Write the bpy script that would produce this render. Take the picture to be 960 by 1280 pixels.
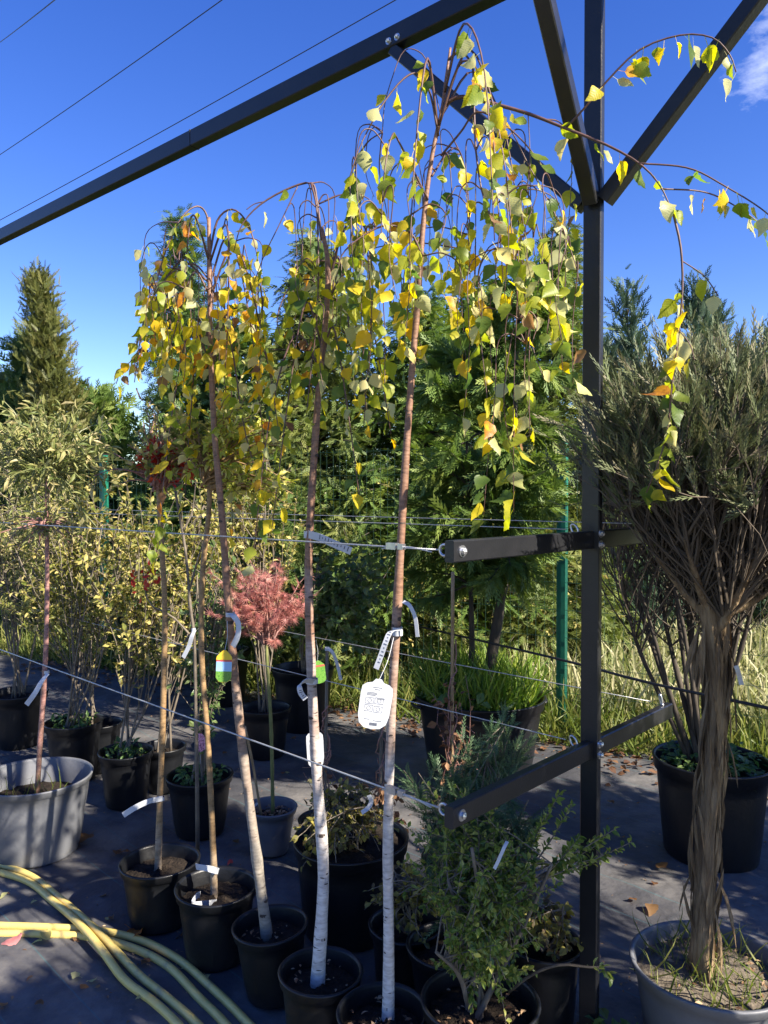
import bpy, math, random
import numpy as np
from mathutils import Vector, Matrix

for o in list(bpy.data.objects):
    bpy.data.objects.remove(o, do_unlink=True)
scene = bpy.context.scene
COL = scene.collection
rad = math.radians

# ------------------------------------------------------------------ camera, sky, sun, exposure
CAM_Z, F_PX, PITCH = 1.6, 961.0, rad(1.2)
cam_d = bpy.data.cameras.new('camera')
cam = bpy.data.objects.new('camera', cam_d); COL.objects.link(cam)
cam.location = (0, 0, CAM_Z); cam.rotation_euler = (rad(90) - PITCH, 0, 0)
cam_d.sensor_fit = 'VERTICAL'; cam_d.sensor_height = 36.0; cam_d.lens = F_PX / 1280 * 36
cam_d.clip_start = 0.05; cam_d.clip_end = 2000
scene.camera = cam

SUN_AZ, SUN_EL = rad(-34), rad(36)          # azimuth from +X (right) towards +Y (away)
sun_dir = Vector((math.cos(SUN_EL) * math.cos(SUN_AZ), math.cos(SUN_EL) * math.sin(SUN_AZ), math.sin(SUN_EL)))
sd = bpy.data.lights.new('sun', 'SUN'); sd.energy = 4.9; sd.angle = rad(0.53); sd.color = (1.0, 0.91, 0.78)
so = bpy.data.objects.new('sun', sd); COL.objects.link(so)
so.rotation_euler = (-sun_dir).to_track_quat('-Z', 'Y').to_euler(); so.location = (6, 0, 8)

world = bpy.data.worlds.new('World'); scene.world = world; world.use_nodes = True
wn, wl = world.node_tree.nodes, world.node_tree.links
wn.clear()
w_out = wn.new('ShaderNodeOutputWorld'); w_bg = wn.new('ShaderNodeBackground')
w_sky = wn.new('ShaderNodeTexSky'); w_sky.sky_type = 'NISHITA'; w_sky.sun_disc = False
w_sky.sun_elevation = SUN_EL; w_sky.sun_rotation = rad(90) - SUN_AZ
w_sky.air_density = 1.0; w_sky.dust_density = 0.1; w_sky.ozone_density = 2.5; w_sky.altitude = 100
w_tc = wn.new('ShaderNodeTexCoord')
w_noise = wn.new('ShaderNodeTexNoise'); w_noise.inputs['Scale'].default_value = 6.5
w_noise.inputs['Detail'].default_value = 7; w_noise.inputs['Roughness'].default_value = 0.62
w_map = wn.new('ShaderNodeMapping'); w_map.inputs['Scale'].default_value = (1, 1, 2.2)
w_map.inputs['Location'].default_value = (0.35, 0.1, 0.2)
w_dot = wn.new('ShaderNodeVectorMath'); w_dot.operation = 'DISTANCE'
cd = Vector((0.485, 1.0, 0.535)).normalized(); w_dot.inputs[1].default_value = cd
w_mr = wn.new('ShaderNodeMapRange'); w_mr.inputs['From Min'].default_value = 0.0; w_mr.inputs['From Max'].default_value = 0.13
w_mr.inputs['To Min'].default_value = 0.22; w_mr.inputs['To Max'].default_value = -0.12
w_add = wn.new('ShaderNodeMath'); w_add.operation = 'ADD'
w_r2 = wn.new('ShaderNodeMapRange'); w_r2.inputs['From Min'].default_value = 0.66; w_r2.inputs['From Max'].default_value = 1.25
w_mix = wn.new('ShaderNodeMix'); w_mix.data_type = 'RGBA'
w_mix.inputs[7].default_value = (9.5, 9.7, 10.2, 1)
w_hsv = wn.new('ShaderNodeHueSaturation'); w_hsv.inputs['Saturation'].default_value = 1.33; w_hsv.inputs['Value'].default_value = 0.9; w_hsv.inputs['Hue'].default_value = 0.525
wl.new(w_tc.outputs['Generated'], w_map.inputs['Vector']); wl.new(w_map.outputs[0], w_noise.inputs['Vector'])
wl.new(w_tc.outputs['Generated'], w_dot.inputs[0]); wl.new(w_dot.outputs['Value'], w_mr.inputs['Value'])
wl.new(w_noise.outputs[0], w_add.inputs[0]); wl.new(w_mr.outputs[0], w_add.inputs[1])
wl.new(w_add.outputs[0], w_r2.inputs['Value']); wl.new(w_r2.outputs[0], w_mix.inputs[0])
wl.new(w_sky.outputs[0], w_hsv.inputs['Color']); wl.new(w_hsv.outputs[0], w_mix.inputs[6])
wl.new(w_mix.outputs[2], w_bg.inputs['Color']); wl.new(w_bg.outputs[0], w_out.inputs['Surface'])
w_bg.inputs['Strength'].default_value = 0.094

scene.view_settings.view_transform = 'Standard'; scene.view_settings.look = 'None'
scene.view_settings.exposure = 1.5; scene.view_settings.gamma = 1.0
scene.view_settings.use_curve_mapping = False
scene.render.engine = 'CYCLES'
scene.cycles.max_bounces = 8; scene.cycles.transparent_max_bounces = 8

# ------------------------------------------------------------------ helpers
RNG = np.random.default_rng(7)
def reseed(s):
    global RNG
    RNG = np.random.default_rng(s)
U = lambda a, b, n=None: RNG.uniform(a, b, n)
A = lambda *p: np.array(p, float)

def P(px, py, Y):
    """point on the sight line through photo pixel (px, py) at distance Y ahead"""
    x = (px - 480) / F_PX; u = (640 - py) / F_PX
    d = A(x, math.cos(PITCH) + u * math.sin(PITCH), -math.sin(PITCH) + u * math.cos(PITCH))
    return A(0, 0, CAM_Z) + d * (Y / d[1])
def G(px, py, z=0.0):
    """point at height z on the sight line through photo pixel (px, py)"""
    x = (px - 480) / F_PX; u = (640 - py) / F_PX
    d = A(x, math.cos(PITCH) + u * math.sin(PITCH), -math.sin(PITCH) + u * math.cos(PITCH))
    return A(0, 0, CAM_Z) + d * ((z - CAM_Z) / d[2])
def nrm(v):
    v = np.asarray(v, float)
    return v / np.maximum(np.linalg.norm(v, axis=-1, keepdims=True), 1e-9)

class MB:
    def __init__(s):
        s.V, s.Fq, s.Ft, s.R, s.n = [], [], [], [], 0
        s.Mq, s.Mt = [], []
    def add(s, V, F, rnd=0.0, mat=0):
        V = np.asarray(V, float).reshape(-1, 3); F = np.asarray(F, np.int64)
        s.V.append(V)
        s.R.append(np.broadcast_to(np.asarray(rnd, float), (len(V),)).copy())
        if len(F):
            if F.shape[1] == 4: s.Fq.append(F + s.n); s.Mq.append(np.full(len(F), mat))
            else: s.Ft.append(F + s.n); s.Mt.append(np.full(len(F), mat))
        s.n += len(V); return s
    def box(s, c, ax, ay, az, mat=0):
        """box with centre c and half-axis vectors"""
        c, ax, ay, az = map(lambda q: np.asarray(q, float), (c, ax, ay, az))
        V = [c + i * ax + j * ay + k * az for k in (-1, 1) for j in (-1, 1) for i in (-1, 1)]
        F = [[0, 2, 3, 1], [4, 5, 7, 6], [0, 1, 5, 4], [2, 6, 7, 3], [0, 4, 6, 2], [1, 3, 7, 5]]
        return s.add(V, F, mat=mat)
    def tubes(s, Pm, Rm, sides=5, rnd=None, cap=True):
        """m tubes of n points each"""
        Pm = np.asarray(Pm, float)
        if Pm.ndim == 2: Pm = Pm[None]
        m, n, _ = Pm.shape
        Rm = np.broadcast_to(np.asarray(Rm, float), (m, n))
        T = nrm(np.gradient(Pm, axis=1))
        ref = np.where(np.abs(T[:, :1, 2:3].mean(axis=1, keepdims=True)) > 0.8, A(1, 0, 0), A(0, 0, 1))
        ref = np.broadcast_to(ref, T.shape)
        X = nrm(np.cross(T, ref + A(0.013, 0.021, 0.017))); Y = np.cross(T, X)
        a = np.linspace(0, 2 * np.pi, sides, endpoint=False)
        ring = X[:, :, None] * np.cos(a)[None, None, :, None] + Y[:, :, None] * np.sin(a)[None, None, :, None]
        V = Pm[:, :, None] + ring * Rm[:, :, None, None]
        idx = np.arange(m * n * sides).reshape(m, n, sides)
        q = np.stack([idx[:, :-1], np.roll(idx, -1, 2)[:, :-1], np.roll(idx, -1, 2)[:, 1:], idx[:, 1:]], -1).reshape(-1, 4)
        r = 0.0 if rnd is None else np.repeat(np.broadcast_to(rnd, (m,)), n * sides)
        base = s.n
        s.add(V, q, r)
        if cap and sides == 4:
            s.Fq.append(idx[:, 0, ::-1].reshape(-1, 4) + base); s.Mq.append(np.zeros(m))
            s.Fq.append(idx[:, -1].reshape(-1, 4) + base); s.Mq.append(np.zeros(m))
        elif cap:
            for e in (0, -1):
                f = np.stack([np.repeat(idx[:, e, 0], sides - 2), idx[:, e, 1:-1].ravel(), idx[:, e, 2:].ravel()], -1)
                s.Ft.append((f if e else f[:, ::-1]) + base); s.Mt.append(np.zeros(len(f)))
        return s
    def scatter(s, tpl, pos, ydir, up, scale, rnd=None):
        TV, TF = tpl; N = len(pos)
        y = nrm(ydir); z = nrm(up - (up * y).sum(-1, keepdims=True) * y); x = np.cross(y, z)
        sc = np.broadcast_to(np.asarray(scale, float), (N,))[:, None, None]
        V = pos[:, None] + sc * (TV[None, :, :1] * x[:, None] + TV[None, :, 1:2] * y[:, None] + TV[None, :, 2:3] * z[:, None])
        k = len(TV)
        F = (TF[None] + (np.arange(N) * k)[:, None, None]).reshape(-1, TF.shape[1])
        r = U(0, 1, N) if rnd is None else rnd
        return s.add(V.reshape(-1, 3), F, np.repeat(r, k))
    def mesh(s, name, origin=(0, 0, 0), smooth=False, mats=()):
        me = bpy.data.meshes.new(name)
        V = np.concatenate(s.V) - np.asarray(origin, float)
        q = np.concatenate(s.Fq) if s.Fq else np.zeros((0, 4), int)
        t = np.concatenate(s.Ft) if s.Ft else np.zeros((0, 3), int)
        me.vertices.add(len(V)); me.vertices.foreach_set('co', V.astype(np.float32).ravel())
        loops = np.concatenate([q.ravel(), t.ravel()]).astype(np.int32)
        me.loops.add(len(loops)); me.loops.foreach_set('vertex_index', loops)
        me.polygons.add(len(q) + len(t))
        ls = np.concatenate([np.arange(len(q)) * 4, len(q) * 4 + np.arange(len(t)) * 3]).astype(np.int32)
        me.polygons.foreach_set('loop_start', ls)
        mi = np.concatenate([np.concatenate(s.Mq) if s.Mq else np.zeros(0), np.concatenate(s.Mt) if s.Mt else np.zeros(0)]).astype(np.int32)
        for m in mats: me.materials.append(m)
        me.update(calc_edges=True)
        me.polygons.foreach_set('material_index', mi)
        me.polygons.foreach_set('use_smooth', np.full(len(me.polygons), bool(smooth)))
        at = me.attributes.new('rnd', 'FLOAT', 'POINT'); at.data.foreach_set('value', np.concatenate(s.R).astype(np.float32))
        me.update()
        return me

def tag(o, label=None, cat=None, group=None, kind=None):
    if label: o['label'] = label
    if cat: o['category'] = cat
    if group: o['group'] = group
    if kind: o['kind'] = kind
    return o
def empty(name, loc, label, cat, group=None):
    o = bpy.data.objects.new(name, None); COL.objects.link(o); o.location = Vector(loc); o.empty_display_size = 0.05
    return tag(o, label, cat, group)
def obj(name, mb, mats, parent=None, origin=None, smooth=False, kind=None):
    """one mesh object; built in world space, stored relative to its thing's base"""
    if not isinstance(mats, (list, tuple)): mats = [mats]
    root = parent
    while root is not None and root.parent is not None: root = root.parent
    if origin is None: origin = np.array(root.location) if root is not None else np.zeros(3)
    o = bpy.data.objects.new(name, mb.mesh(name, origin, smooth, mats)); COL.objects.link(o)
    if parent is not None: o.parent = parent
    else: o.location = Vector(origin)
    if kind: o['kind'] = kind
    return o

def bez(p0, p1, p2, n):
    """m quadratic curves -> (m, n, 3)"""
    t = np.linspace(0, 1, n)[None, :, None]
    p0, p1, p2 = (np.asarray(q, float).reshape(-1, 1, 3) for q in (p0, p1, p2))
    return (1 - t) ** 2 * p0 + 2 * t * (1 - t) * p1 + t ** 2 * p2
def smooth_path(pts, n):
    """Catmull-Rom through pts, n samples"""
    p = np.asarray(pts, float); p = np.vstack([2 * p[0] - p[1], p, 2 * p[-1] - p[-2]])
    m = len(p) - 3; out = []
    for u in np.linspace(0, m - 1e-6, n):
        i = int(u); t = u - i; a, b, c, d = p[i:i + 4]
        out.append(0.5 * (2 * b + (c - a) * t + (2 * a - 5 * b + 4 * c - d) * t * t + (3 * b - a - 3 * c + d) * t ** 3))
    return np.array(out)
def rdir(n):
    return nrm(RNG.normal(size=(n, 3)))

# ------------------------------------------------------------------ materials
def new_mat(name):
    m = bpy.data.materials.new(name); m.use_nodes = True
    nt = m.node_tree; nt.nodes.clear()
    return m, nt.nodes, nt.links
def ramp(n, stops):
    r = n.new('ShaderNodeValToRGB'); e = r.color_ramp.elements
    while len(e) < len(stops): e.new(0.5)
    for k, (p, c) in enumerate(stops):
        e[k].position = p; e[k].color = (*c, 1)
    return r
def noise_mat(name, stops, scale=20, rough=0.6, bump=0.0, bscale=None, metal=0.0, stretch=(1, 1, 1), spec=0.5, detail=5, bdist=0.01):
    m, n, l = new_mat(name)
    out = n.new('ShaderNodeOutputMaterial'); b = n.new('ShaderNodeBsdfPrincipled')
    tc = n.new('ShaderNodeTexCoord'); mp = n.new('ShaderNodeMapping'); mp.inputs['Scale'].default_value = stretch
    nz = n.new('ShaderNodeTexNoise'); nz.inputs['Scale'].default_value = scale; nz.inputs['Detail'].default_value = detail
    nz.inputs['Roughness'].default_value = 0.62
    r = ramp(n, stops)
    l.new(tc.outputs['Object'], mp.inputs[0]); l.new(mp.outputs[0], nz.inputs['Vector']); l.new(nz.outputs[0], r.inputs[0])
    l.new(r.outputs[0], b.inputs['Base Color']); l.new(b.outputs[0], out.inputs[0])
    b.inputs['Roughness'].default_value = rough; b.inputs['Metallic'].default_value = metal
    b.inputs['Specular IOR Level'].default_value = spec
    if bump:
        n2 = n.new('ShaderNodeTexNoise'); n2.inputs['Scale'].default_value = bscale or scale * 3; n2.inputs['Detail'].default_value = 6
        l.new(mp.outputs[0], n2.inputs['Vector'])
        bp = n.new('ShaderNodeBump'); bp.inputs['Strength'].default_value = bump; bp.inputs['Distance'].default_value = bdist
        l.new(n2.outputs[0], bp.inputs['Height']); l.new(bp.outputs[0], b.inputs['Normal'])
    return m
def leaf_mat(name, stops, trans=0.35, rough=0.5, tgain=1.25, single=False, spec=0.4):
    """foliage: colour varies leaf by leaf ('rnd' attribute, or per object), light shines through"""
    m, n, l = new_mat(name)
    out = n.new('ShaderNodeOutputMaterial'); b = n.new('ShaderNodeBsdfPrincipled'); t = n.new('ShaderNodeBsdfTranslucent')
    mx = n.new('ShaderNodeMixShader'); mx.inputs[0].default_value = trans
    r = ramp(n, stops)
    if single:
        oi = n.new('ShaderNodeObjectInfo'); src = oi.outputs['Random']
        tc = n.new('ShaderNodeTexCoord'); sx = n.new('ShaderNodeSeparateXYZ'); l.new(tc.outputs['Object'], sx.inputs[0])
        nz = n.new('ShaderNodeTexNoise'); nz.inputs['Scale'].default_value = 3.0; nz.inputs['Detail'].default_value = 4
        nz.noise_dimensions = '4D'; l.new(tc.outputs['Object'], nz.inputs['Vector'])
        m10 = n.new('ShaderNodeMath'); m10.operation = 'MULTIPLY'; m10.inputs[1].default_value = 40; l.new(src, m10.inputs[0]); l.new(m10.outputs[0], nz.inputs['W'])
        ad = n.new('ShaderNodeMath'); ad.operation = 'MULTIPLY_ADD'; ad.inputs[1].default_value = 0.75; l.new(nz.outputs[0], ad.inputs[0])
        sb = n.new('ShaderNodeMath'); sb.operation = 'SUBTRACT'; sb.inputs[1].default_value = 0.37
        l.new(src, sb.inputs[0]); l.new(sb.outputs[0], ad.inputs[2]); l.new(ad.outputs[0], r.inputs[0])
        # veins: chevrons off the midrib
        ab = n.new('ShaderNodeMath'); ab.operation = 'ABSOLUTE'; l.new(sx.outputs[0], ab.inputs[0])
        ma = n.new('ShaderNodeMath'); ma.operation = 'MULTIPLY_ADD'; ma.inputs[1].default_value = -0.8; l.new(ab.outputs[0], ma.inputs[0]); l.new(sx.outputs[1], ma.inputs[2])
        mu = n.new('ShaderNodeMath'); mu.operation = 'MULTIPLY'; mu.inputs[1].default_value = 8.0; l.new(ma.outputs[0], mu.inputs[0])
        pp = n.new('ShaderNodeMath'); pp.operation = 'PINGPONG'; pp.inputs[1].default_value = 0.5; l.new(mu.outputs[0], pp.inputs[0])
        mr = n.new('ShaderNodeMapRange'); mr.inputs['From Min'].default_value = 0.0; mr.inputs['From Max'].default_value = 0.16
        mr.inputs['To Min'].default_value = 1.1; mr.inputs['To Max'].default_value = 1.0; l.new(pp.outputs[0], mr.inputs['Value'])
        hs = n.new('ShaderNodeHueSaturation'); l.new(r.outputs[0], hs.inputs['Color']); l.new(mr.outputs[0], hs.inputs['Value'])
        col = hs.outputs[0]
        bp = n.new('ShaderNodeBump'); bp.inputs['Strength'].default_value = 0.07; bp.inputs['Distance'].default_value = 0.02
        l.new(pp.outputs[0], bp.inputs['Height']); l.new(bp.outputs[0], b.inputs['Normal'])
    else:
        at = n.new('ShaderNodeAttribute'); at.attribute_name = 'rnd'; l.new(at.outputs['Fac'], r.inputs[0]); col = r.outputs[0]
    l.new(col, b.inputs['Base Color'])
    h2 = n.new('ShaderNodeHueSaturation'); h2.inputs['Value'].default_value = tgain; h2.inputs['Saturation'].default_value = 1.12
    l.new(col, h2.inputs['Color']); l.new(h2.outputs[0], t.inputs['Color'])
    b.inputs['Roughness'].default_value = rough; b.inputs['Specular IOR Level'].default_value = spec
    l.new(b.outputs[0], mx.inputs[1]); l.new(t.outputs[0], mx.inputs[2]); l.new(mx.outputs[0], out.inputs[0])
    return m

M = {}
M['steel'] = noise_mat('anthracite_paint', [(0.3, (0.012, 0.013, 0.015)), (0.62, (0.018, 0.0185, 0.021)), (0.8, (0.035, 0.033, 0.03))], 12, 0.34, 0.08, 160)
M['zinc'] = noise_mat('zinc', [(0.3, (0.5, 0.51, 0.53)), (0.7, (0.68, 0.69, 0.7))], 60, 0.32, metal=0.9)
M['wire'] = noise_mat('wire_rope', [(0.3, (0.42, 0.43, 0.43)), (0.7, (0.58, 0.59, 0.58))], 300, 0.4, 0.4, 600, metal=0.55)
M['cable'] = noise_mat('power_cable', [(0.3, (0.02, 0.02, 0.022)), (0.7, (0.03, 0.03, 0.03))], 5, 0.7)
M['pot_black'] = noise_mat('black_pot_plastic', [(0.4, (0.006, 0.0068, 0.0085)), (0.66, (0.010, 0.0105, 0.012)), (0.85, (0.04, 0.037, 0.033))], 9, 0.4, 0.12, 60, spec=0.4)
M['pot_grey'] = noise_mat('grey_pot_plastic', [(0.3, (0.10, 0.105, 0.116)), (0.62, (0.145, 0.15, 0.16)), (0.85, (0.21, 0.205, 0.19))], 7, 0.5, 0.1, 50)
M['soil'] = noise_mat('potting_soil', [(0.3, (0.012, 0.009, 0.007)), (0.6, (0.03, 0.022, 0.016)), (0.85, (0.075, 0.055, 0.036))], 60, 0.95, 0.9, 120, spec=0.2)
M['chips'] = leaf_mat('bark_chips', [(0.0, (0.10, 0.05, 0.025)), (0.5, (0.24, 0.14, 0.07)), (1.0, (0.42, 0.30, 0.18))], 0.0, 0.9)
M['green_post'] = noise_mat('green_fence_paint', [(0.3, (0.006, 0.12, 0.075)), (0.7, (0.012, 0.16, 0.10))], 20, 0.45, 0.05)
M['green_mesh'] = noise_mat('green_mesh_coating', [(0.3, (0.006, 0.03, 0.018)), (0.7, (0.01, 0.045, 0.028))], 20, 0.5)
M['hose'] = noise_mat('yellow_hose', [(0.25, (0.60, 0.45, 0.12)), (0.55, (0.70, 0.54, 0.16)), (0.72, (0.42, 0.33, 0.14)), (0.8, (0.64, 0.5, 0.16))], 14, 0.42, 0.06, 120)
M['hose_mark'] = noise_mat('hose_print', [(0.3, (0.75, 0.6, 0.02)), (0.7, (0.8, 0.66, 0.03))], 10, 0.5)
M['rubber'] = noise_mat('black_pipe', [(0.3, (0.012, 0.012, 0.012)), (0.7, (0.02, 0.02, 0.02))], 10, 0.5)
M['bamboo'] = noise_mat('stake_wood', [(0.3, (0.22, 0.14, 0.07)), (0.7, (0.40, 0.29, 0.16))], 12, 0.6, 0.2, 40, stretch=(6, 6, 1))
M['stake_grey'] = noise_mat('weathered_stake', [(0.3, (0.10, 0.085, 0.065)), (0.7, (0.2, 0.175, 0.14))], 12, 0.75, 0.3, 40, stretch=(6, 6, 1))
M['tag'] = noise_mat('white_tag_plastic', [(0.3, (0.44, 0.46, 0.49)), (0.7, (0.52, 0.54, 0.57))], 20, 0.45)
M['print'] = noise_mat('grey_print', [(0.3, (0.07, 0.08, 0.11)), (0.7, (0.11, 0.12, 0.15))], 50, 0.6)
M['tag_yellow'] = noise_mat('label_yellow', [(0.3, (0.75, 0.50, 0.03)), (0.7, (0.8, 0.58, 0.05))], 30, 0.4)
M['tag_red'] = noise_mat('label_red', [(0.3, (0.5, 0.07, 0.06)), (0.7, (0.58, 0.12, 0.08))], 30, 0.4)
M['tag_blue'] = noise_mat('label_blue', [(0.3, (0.22, 0.45, 0.72)), (0.7, (0.34, 0.55, 0.8))], 30, 0.4)
M['tag_green'] = noise_mat('label_green', [(0.35, (0.04, 0.16, 0.02)), (0.5, (0.16, 0.34, 0.05)), (0.65, (0.06, 0.2, 0.03))], 160, 0.4)
M['tag_pink'] = noise_mat('label_pink', [(0.4, (0.06, 0.03, 0.06)), (0.5, (0.62, 0.22, 0.34)), (0.65, (0.75, 0.5, 0.58))], 160, 0.4)

def bark_mat(name, lo, hi, z0, z1, marks, mark_col, scale=40):
    """young birch: white papery base grading into reddish brown wood higher up, dark lenticels"""
    m, n, l = new_mat(name)
    out = n.new('ShaderNodeOutputMaterial'); b = n.new('ShaderNodeBsdfPrincipled'); b.inputs['Roughness'].default_value = 0.6
    tc = n.new('ShaderNodeTexCoord'); sp = n.new('ShaderNodeSeparateXYZ'); l.new(tc.outputs['Object'], sp.inputs[0])
    nz = n.new('ShaderNodeTexNoise'); nz.inputs['Scale'].default_value = 9; nz.inputs['Detail'].default_value = 6; l.new(tc.outputs['Object'], nz.inputs['Vector'])
    ad = n.new('ShaderNodeMath'); ad.operation = 'MULTIPLY_ADD'; ad.inputs[1].default_value = 1.1; l.new(nz.outputs[0], ad.inputs[0]); l.new(sp.outputs[2], ad.inputs[2])
    mr = n.new('ShaderNodeMapRange'); mr.inputs['From Min'].default_value = z0 + 0.55; mr.inputs['From Max'].default_value = z1 + 0.55; l.new(ad.outputs[0], mr.inputs['Value'])
    mp = n.new('ShaderNodeMapping'); mp.inputs['Scale'].default_value = (1, 1, 3.2); l.new(tc.outputs['Object'], mp.inputs[0])
    n2 = n.new('ShaderNodeTexNoise'); n2.inputs['Scale'].default_value = scale; n2.inputs['Detail'].default_value = 4; l.new(mp.outputs[0], n2.inputs['Vector'])
    r1 = ramp(n, lo); r2 = ramp(n, hi); l.new(n2.outputs[0], r1.inputs[0]); l.new(n2.outputs[0], r2.inputs[0])
    mx = n.new('ShaderNodeMix'); mx.data_type = 'RGBA'; l.new(mr.outputs[0], mx.inputs[0]); l.new(r1.outputs[0], mx.inputs[6]); l.new(r2.outputs[0], mx.inputs[7])
    m3 = n.new('ShaderNodeMapping'); m3.inputs['Scale'].default_value = (1, 1, 4.5); l.new(tc.outputs['Object'], m3.inputs[0])
    vo = n.new('ShaderNodeTexNoise'); vo.inputs['Scale'].default_value = 26; vo.inputs['Detail'].default_value = 2; l.new(m3.outputs[0], vo.inputs['Vector'])
    mk = n.new('ShaderNodeMapRange'); mk.inputs['From Min'].default_value = marks; mk.inputs['From Max'].default_value = marks + 0.05; l.new(vo.outputs[0], mk.inputs['Value'])
    m2 = n.new('ShaderNodeMix'); m2.data_type = 'RGBA'; l.new(mk.outputs[0], m2.inputs[0]); l.new(mx.outputs[2], m2.inputs[6]); m2.inputs[7].default_value = (*mark_col, 1)
    bp = n.new('ShaderNodeBump'); bp.inputs['Strength'].default_value = 0.4; bp.inputs['Distance'].default_value = 0.004; l.new(n2.outputs[0], bp.inputs['Height'])
    l.new(bp.outputs[0], b.inputs['Normal'])
    l.new(m2.outputs[2], b.inputs['Base Color']); l.new(b.outputs[0], out.inputs[0])
    return m
WHITE = [(0.3, (0.40, 0.37, 0.34)), (0.6, (0.62, 0.60, 0.57))]
BROWN = [(0.3, (0.15, 0.075, 0.045)), (0.7, (0.30, 0.165, 0.10))]
GREYB = [(0.3, (0.20, 0.175, 0.14)), (0.7, (0.34, 0.30, 0.245))]
TAN = [(0.3, (0.19, 0.115, 0.05)), (0.7, (0.34, 0.215, 0.10))]
M['birch_white'] = bark_mat('birch_bark_white', WHITE, BROWN, 0.45, 1.35, 0.66, (0.06, 0.045, 0.035))
M['birch_grey'] = bark_mat('birch_bark_grey', GREYB, BROWN, 0.5, 1.1, 0.68, (0.07, 0.05, 0.04))
M['stem_tan'] = bark_mat('tan_stem_bark', GREYB, TAN, 0.1, 0.5, 0.7, (0.09, 0.06, 0.035))
M['stem_red'] = bark_mat('reddish_stem_bark', TAN, [(0.3, (0.20, 0.09, 0.075)), (0.7, (0.34, 0.19, 0.16))], 0.1, 0.6, 0.7, (0.10, 0.05, 0.04))
M['scar'] = noise_mat('bark_scar', [(0.3, (0.035, 0.025, 0.02)), (0.7, (0.075, 0.055, 0.045))], 60, 0.8)
M['twig'] = noise_mat('birch_twig_bark', [(0.3, (0.07, 0.035, 0.028)), (0.7, (0.14, 0.075, 0.06))], 40, 0.5)
M['twig_grey'] = noise_mat('grey_twig_bark', [(0.3, (0.10, 0.08, 0.06)), (0.7, (0.20, 0.165, 0.12))], 30, 0.75)
M['twig_dark'] = noise_mat('dark_branch_bark', [(0.3, (0.035, 0.027, 0.02)), (0.7, (0.085, 0.068, 0.05))], 20, 0.8, 0.4, 60, stretch=(1, 1, 0.3))
M['stem_green'] = noise_mat('green_stem', [(0.3, (0.10, 0.12, 0.035)), (0.7, (0.19, 0.20, 0.07))], 20, 0.5)
M['juniper_bark'] = noise_mat('shredded_bark', [(0.25, (0.09, 0.058, 0.034)), (0.5, (0.22, 0.155, 0.09)), (0.75, (0.36, 0.27, 0.16))], 26, 0.85, 1.0, 70, stretch=(1.8, 1.8, 0.3), spec=0.2)
M['juniper_twig'] = noise_mat('juniper_twig', [(0.3, (0.055, 0.042, 0.03)), (0.7, (0.14, 0.11, 0.078))], 18, 0.85)

# birch leaf colours, one material per colour class
BL = {
 'yellow': [(0.0, (0.625, 0.525, 0.044)), (0.5, (0.775, 0.587, 0.037)), (0.85, (0.825, 0.5, 0.031)), (1.0, (0.525, 0.225, 0.037))],
 'gold': [(0.0, (0.7, 0.5, 0.037)), (0.5, (0.775, 0.45, 0.031)), (0.85, (0.65, 0.288, 0.037)), (1.0, (0.375, 0.138, 0.037))],
 'lime': [(0.0, (0.237, 0.312, 0.044)), (0.5, (0.4, 0.425, 0.05)), (1.0, (0.6, 0.525, 0.05))],
 'green':  [(0.0, (0.085, 0.15, 0.035)), (0.5, (0.13, 0.20, 0.04)), (1.0, (0.22, 0.27, 0.045))],
 'pale': [(0.0, (0.45, 0.463, 0.2)), (0.5, (0.6, 0.575, 0.275)), (1.0, (0.7, 0.6, 0.25))],
 'brown': [(0.0, (0.24, 0.13, 0.06)), (0.5, (0.32, 0.19, 0.09)), (1.0, (0.18, 0.09, 0.05))],
}
for k, st in BL.items():
    M['bl_' + k] = leaf_mat('birch_leaf_' + k, st, 0.58, 0.42, 1.45, single=True)
    M['bm_' + k] = leaf_mat('birch_mass_' + k, st, 0.58, 0.42, 1.45)
def fol(name, a, b, c, trans=0.3, rough=0.5, **k):
    M[name] = leaf_mat(name, [(0.0, a), (0.55, b), (1.0, c)], trans, rough, **k)
fol('thuja_dark', (0.049, 0.097, 0.026), (0.086, 0.153, 0.04), (0.159, 0.225, 0.06), 0.28, 0.55)
fol('thuja_mid', (0.068, 0.12, 0.025), (0.125, 0.197, 0.039), (0.241, 0.293, 0.063), 0.3, 0.55)
fol('thuja_gold', (0.07, 0.085, 0.02), (0.125, 0.14, 0.034), (0.22, 0.19, 0.06), 0.25, 0.55)
fol('thuja_olive', (0.081, 0.118, 0.031), (0.145, 0.187, 0.043), (0.255, 0.26, 0.07), 0.3, 0.6)
fol('cypress_blue', (0.041, 0.074, 0.047), (0.074, 0.121, 0.07), (0.135, 0.182, 0.101), 0.15, 0.55)
fol('juniper_grey', (0.085, 0.11, 0.045), (0.15, 0.175, 0.075), (0.27, 0.235, 0.14), 0.15, 0.6)
fol('juniper_blue', (0.051, 0.103, 0.048), (0.089, 0.158, 0.069), (0.144, 0.213, 0.09), 0.15, 0.5)
fol('box_leaf', (0.08, 0.14, 0.028), (0.18, 0.25, 0.05), (0.42, 0.42, 0.11), 0.38, 0.33)
fol('varieg_leaf', (0.126, 0.158, 0.031), (0.339, 0.318, 0.081), (0.652, 0.533, 0.198), 0.35, 0.5)
fol('willow_leaf', (0.134, 0.174, 0.046), (0.292, 0.301, 0.102), (0.56, 0.463, 0.23), 0.35, 0.5)
fol('lime_leaf', (0.275, 0.325, 0.05), (0.5, 0.5, 0.088), (0.725, 0.663, 0.2), 0.4, 0.45)
fol('red_leaf', (0.30, 0.02, 0.018), (0.52, 0.05, 0.035), (0.60, 0.14, 0.06), 0.45, 0.45)
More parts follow.
